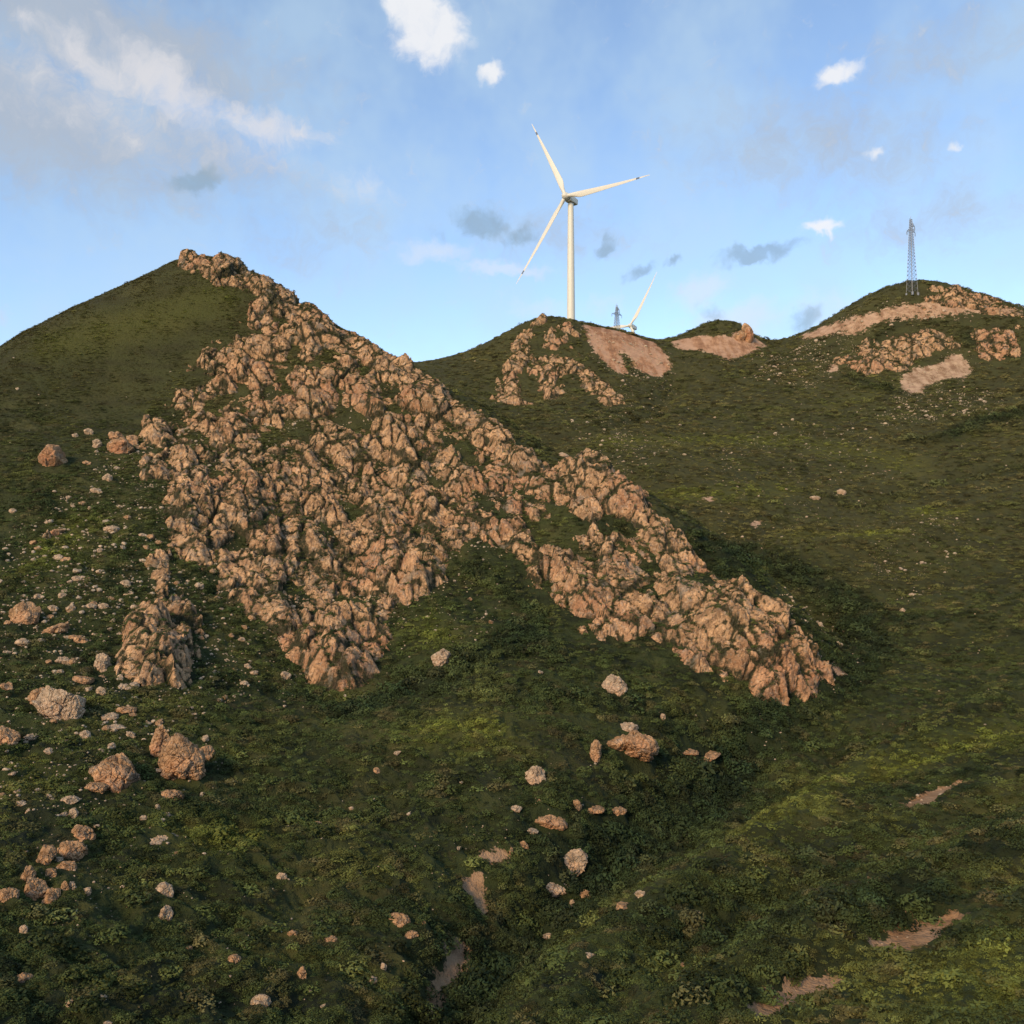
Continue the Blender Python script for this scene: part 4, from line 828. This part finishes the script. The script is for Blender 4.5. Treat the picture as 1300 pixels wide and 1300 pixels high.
# ------------------------------------------------------------------ lattice pylons
def strut(V, Q, a, b, r):
    a = Vector(a); b = Vector(b); d = (b - a).normalized(); u_ = d.orthogonal().normalized(); w = d.cross(u_); k = len(V)
    for p in (a, b):
        for s in (0, 1, 2, 3): an = s * math.pi / 2 + .785; V.append(tuple(p + (u_ * math.cos(an) + w * math.sin(an)) * r))
    for s in range(4): Q.append((k + s, k + (s+1) % 4, k + 4 + (s+1) % 4, k + 4 + s))
    Q.append((k, k+3, k+2, k+1)); Q.append((k+4, k+5, k+6, k+7))
def pylon(loc, H, half, rz, label, arms, thick):
    e = bpy.data.objects.new('lattice_pylon', None); C.objects.link(e); e.location = loc; e.rotation_euler.z = rz; tag(e, label, 'pylon')
    wd = lambda z: half * (1 - z / H) ** 1.0 * .86 + .38
    def mk(nm, segs, r, m=M_steel, par=e):
        V, Q = [], []
        for a, b in segs: strut(V, Q, a, b, r)
        return link(nm, np_mesh(nm, np.array(V), np.array(Q)), m, par)
    for sx, sy in ((1,1),(1,-1),(-1,1),(-1,-1)):
        mk('leg', [((sx*wd(0), sy*wd(0), -1.2), (sx*wd(0), sy*wd(0), 0)), ((sx*wd(0), sy*wd(0), 0), (sx*wd(H), sy*wd(H), H))], thick)
        V, Q = lathe([(.5, -1.0), (.5, .3), (.02, .32)], 12); link('footing', np_mesh('footing', V + np.array([sx*wd(0), sy*wd(0), 0]), Q), M_ins, e)
    lv = [0]
    while lv[-1] < H - 1: lv.append(min(H, lv[-1] + max(1.1, wd(lv[-1]) * 1.35)))
    seg = []
    for z0, z1 in zip(lv, lv[1:]):
        a, b = wd(z0), wd(z1); cs0 = [(a,a),(a,-a),(-a,-a),(-a,a)]; cs1 = [(b,b),(b,-b),(-b,-b),(-b,b)]
        for k in range(4):
            j = (k + 1) % 4; seg.append(((*cs0[k], z0), (*cs1[j], z1))); seg.append(((*cs0[j], z0), (*cs1[k], z1))); seg.append(((*cs1[k], z1), (*cs1[j], z1)))
    mk('bracing', seg, thick * .6)
    for (z, l, side) in arms:
        w = wd(z); seg = []
        for s in ((-1, 1) if side == 0 else (side,)):
            tip = (s * l, 0, z)
            for sy in (-1, 1): seg += [((s*w, sy*w, z), tip), ((s*w, sy*w, z + 1.3), tip), (((s*w + s*l)/2, sy*w/2, z), (s*w, sy*w, z + 1.3))]
        ca = mk('cross_arm', seg, thick * .8)
        for s in ((-1, 1) if side == 0 else (side,)):
            V, Q = lathe([(.05, 0), (.05, -.3)] + [(r, -.3 - .16 * i - dz) for i in range(8) for r, dz in ((.2, 0), (.08, .08))] + [(.05, -1.9)], 10)
            link('insulator', np_mesh('insulator', V + np.array([s*l, 0, z]), Q, True), M_ins, ca)
    V, Q = [], []; strut(V, Q, (0, 0, H - .3), (0, 0, H + 1.4), thick); strut(V, Q, (-.9, 0, H + .2), (.9, 0, H + .2), thick * .8); link('peak', np_mesh('peak', np.array(V), np.array(Q)), M_steel, e)
pb = hit(1158, 373); Hp = 101 * pb[1] / F
pylon(pb, Hp - 1.4, 1.45, R(25), 'tall thin lattice pylon on top of the far right hill', [(Hp * .80, 2.4, 0), (Hp * .875, 2.2, 1)], .085)
p2 = at(783, 386, 560); gz = 118; 
pylon((p2[0], 560, p2[2] - 26), 25, 2.2, R(35), 'small distant lattice pylon between the two wind turbines', [(25 * .78, 4.0, 0), (25 * .9, 2.2, 1)], .12)
print('things', time.time() - T0)

# ------------------------------------------------------------------ camera, light, sky
cam = bpy.data.cameras.new('camera'); co = bpy.data.objects.new('camera', cam); C.objects.link(co)
cam.sensor_fit = 'HORIZONTAL'; cam.angle = 2 * math.atan(650 / F); cam.clip_end = 20000; cam.clip_start = .1
co.location = (0, 0, 0); co.rotation_euler = (math.pi / 2 + PITCH, 0, 0); S.camera = co
SUN_EL, SUN_AZ = R(27), R(-150)      # azimuth measured clockwise from +Y (the view): behind the camera, to the left
sun = bpy.data.lights.new('sun', 'SUN'); so = bpy.data.objects.new('sun', sun); C.objects.link(so)
d = Vector((math.sin(SUN_AZ) * math.cos(SUN_EL), math.cos(SUN_AZ) * math.cos(SUN_EL), math.sin(SUN_EL)))
so.rotation_euler = d.to_track_quat('Z', 'Y').to_euler(); sun.energy = 2.1; sun.angle = R(10); sun.color = (1, .725, .43)
w = bpy.data.worlds.new('World'); S.world = w; w.use_nodes = True; t = NT(w.node_tree)
bg = t.n['Background']
sky = t.new('ShaderNodeTexSky', sky_type='NISHITA'); sky.sun_disc = False; sky.sun_elevation = SUN_EL; sky.sun_rotation = SUN_AZ % (2 * math.pi); sky.altitude = 1200; sky.air_density = 1.0; sky.dust_density = 1.2; sky.ozone_density = 1.5
tc = t.new('ShaderNodeTexCoord'); dirv = tc.outputs['Generated']
sp_ = t.new('ShaderNodeSeparateXYZ'); t.l.new(dirv, sp_.inputs[0])
az = t.math('ARCTAN2', sp_.outputs[0], sp_.outputs[1]); el = t.math('ARCSINE', sp_.outputs[2])
ca_ = t.new('ShaderNodeCombineXYZ'); t.put(ca_.inputs[0], az); t.put(ca_.inputs[1], el)
AE = ca_.outputs[0]
def warp(vec, scale, amp, seed):
    mp = t.new('ShaderNodeVectorMath', operation='ADD'); t.l.new(vec, mp.inputs[0]); mp.inputs[1].default_value = (seed, seed * .7, seed * 1.3)
    n_ = t.new('ShaderNodeTexNoise'); n_.inputs['Scale'].default_value = scale; n_.inputs['Detail'].default_value = 3.5; n_.inputs['Roughness'].default_value = .6; t.l.new(mp.outputs[0], n_.inputs['Vector'])
    s_ = t.new('ShaderNodeVectorMath', operation='SUBTRACT'); t.l.new(n_.outputs['Color'], s_.inputs[0]); s_.inputs[1].default_value = (.5, .5, .5)
    m_ = t.new('ShaderNodeVectorMath', operation='SCALE'); t.l.new(s_.outputs[0], m_.inputs[0]); m_.inputs['Scale'].default_value = amp
    a_ = t.new('ShaderNodeVectorMath', operation='ADD'); t.l.new(vec, a_.inputs[0]); t.l.new(m_.outputs[0], a_.inputs[1]); return a_.outputs[0]
WV = warp(warp(AE, 10, .07, 1.0), 42, .026, 5.0)
def sky_dir(px, py):
    r = ray(px, py); r /= np.linalg.norm(r); return math.atan2(r[0], r[1]), math.asin(r[2])
WV2 = warp(warp(AE, 20, .042, 3.0), 60, .016, 8.0)
SOFT = [WV]
def blob(px, py, rx, ry, rot=0, power=1.0):
    a0, e0 = sky_dir(px, py); k = 1 / F
    m_ = t.new('ShaderNodeMapping', vector_type='TEXTURE'); t.l.new(SOFT[0], m_.inputs[0]); m_.inputs['Location'].default_value = (a0, e0, 0); m_.inputs['Rotation'].default_value = (0, 0, R(rot)); m_.inputs['Scale'].default_value = (rx * k * 1.25, ry * k * 1.3, 1)
    sx_n = t.new('ShaderNodeVectorMath', operation='LENGTH'); t.l.new(m_.outputs[0], sx_n.inputs[0])
    v = t.smooth(sx_n.outputs['Value'], 1.0, .0)
    return t.math('MULTIPLY', v, power) if power != 1 else v
def union(l):
    r = l[0]
    for q_ in l[1:]: r = t.math('MAXIMUM', r, q_)
    return r
fib = t.noise(WV, 34, 5, .66); fib2 = t.noise(AE, 7, 4, .6)
def strength(m, lo=.25, hi=.65, a=1.0): return t.math('MULTIPLY', t.smooth(t.math('MULTIPLY_ADD', t.math('MINIMUM', m, 1.0), 1.5, t.math('MULTIPLY', t.math('SUBTRACT', fib, .5), 1.7)), .12, 1.55), a)
greyL = union([blob(120,40,330,75,-6,1.0), blob(60,150,260,95,-12,1.0), blob(250,190,200,50,-15,.8), blob(1040,180,240,90,-8,.6), blob(1200,60,160,60,0,.5), blob(1180,270,150,60,0,.5), blob(700,300,200,50,0,.45), blob(400,300,150,70,0,.4)])
white = union([blob(200,105,110,36,-26,.95), blob(130,75,90,30,-10,.8), blob(330,165,110,24,-14,.85), blob(390,178,60,14,-6,.7), blob(100,55,60,24,-15,.7), blob(30,30,30,16,0,.6), blob(300,190,150,50,-8,.42), blob(120,130,180,60,-15,.45)])
SOFT[0] = WV2
cum = union([blob(545,38,62,40,-12,1.5), blob(510,12,34,26,0,1.3), blob(626,93,24,12,15,1.0), blob(1070,90,36,17,20,1.1), blob(1110,189,20,9,10,.8), blob(1218,192,12,7,0,.7), blob(1042,293,30,10,6,1.2)])
lowc = union([blob(550,322,70,16,-5,.9), blob(640,342,90,11,-2,1.0), blob(892,372,50,30,20,1.0), blob(930,405,80,26,0,1.0), blob(1050,390,60,30,0,.6), blob(680,390,70,25,0,.6), blob(760,385,50,20,0,.5),blob(460,240,60,30,0,.5)])
dark = union([blob(250,228,46,17,20,1.2), blob(612,286,42,22,-8,1.3), blob(660,302,34,15,10,.9), blob(772,314,22,14,25,1.0), blob(815,342,26,12,25,1.1), blob(858,330,17,8,20,1.0), blob(962,321,66,13,2,1.3), blob(1025,405,30,16,20,.9), blob(905,395,24,18,0,.6), blob(560,300,30,12,0,.3)])
veil = t.math('MULTIPLY', t.smooth(fib2, .30, .70), .48)
LG = 1.0
col = sky.outputs[0]
KC = 3.9      # cloud brightness in sky units
def ck(r, g, b_): return (r * KC, g * KC, b_ * KC, 1)
col = t.mix(.09, col, ck(.60, .84, .98)) if True else col
col = t.mix(veil, col, ck(.58, .76, .90))
col = t.mix(strength(greyL, .15, .75, .85), col, ck(.47, .53, .62))
col = t.mix(strength(lowc, .25, .8, .55), col, ck(.80, .86, .95))
col = t.mix(strength(white, .30, .85, .75), col, ck(.84, .82, .84))
col = t.mix(strength(cum, .40, .85, .84), col, ck(1.0, .99, .99))
col = t.mix(strength(dark, .35, .9, .62), col, ck(.28, .40, .51))
t.put(bg.inputs[0], col); bg.inputs[1].default_value = .15
S.view_settings.view_transform = 'Standard'; S.view_settings.look = 'None'; S.view_settings.exposure = .7; S.view_settings.gamma = 1
S.render.engine = 'CYCLES'; S.cycles.max_bounces = 4; S.cycles.diffuse_bounces = 2; S.cycles.glossy_bounces = 1; S.cycles.transmission_bounces = 1; S.cycles.transparent_max_bounces = 2
S.render.resolution_x = S.render.resolution_y = 1024
print('done', time.time() - T0)
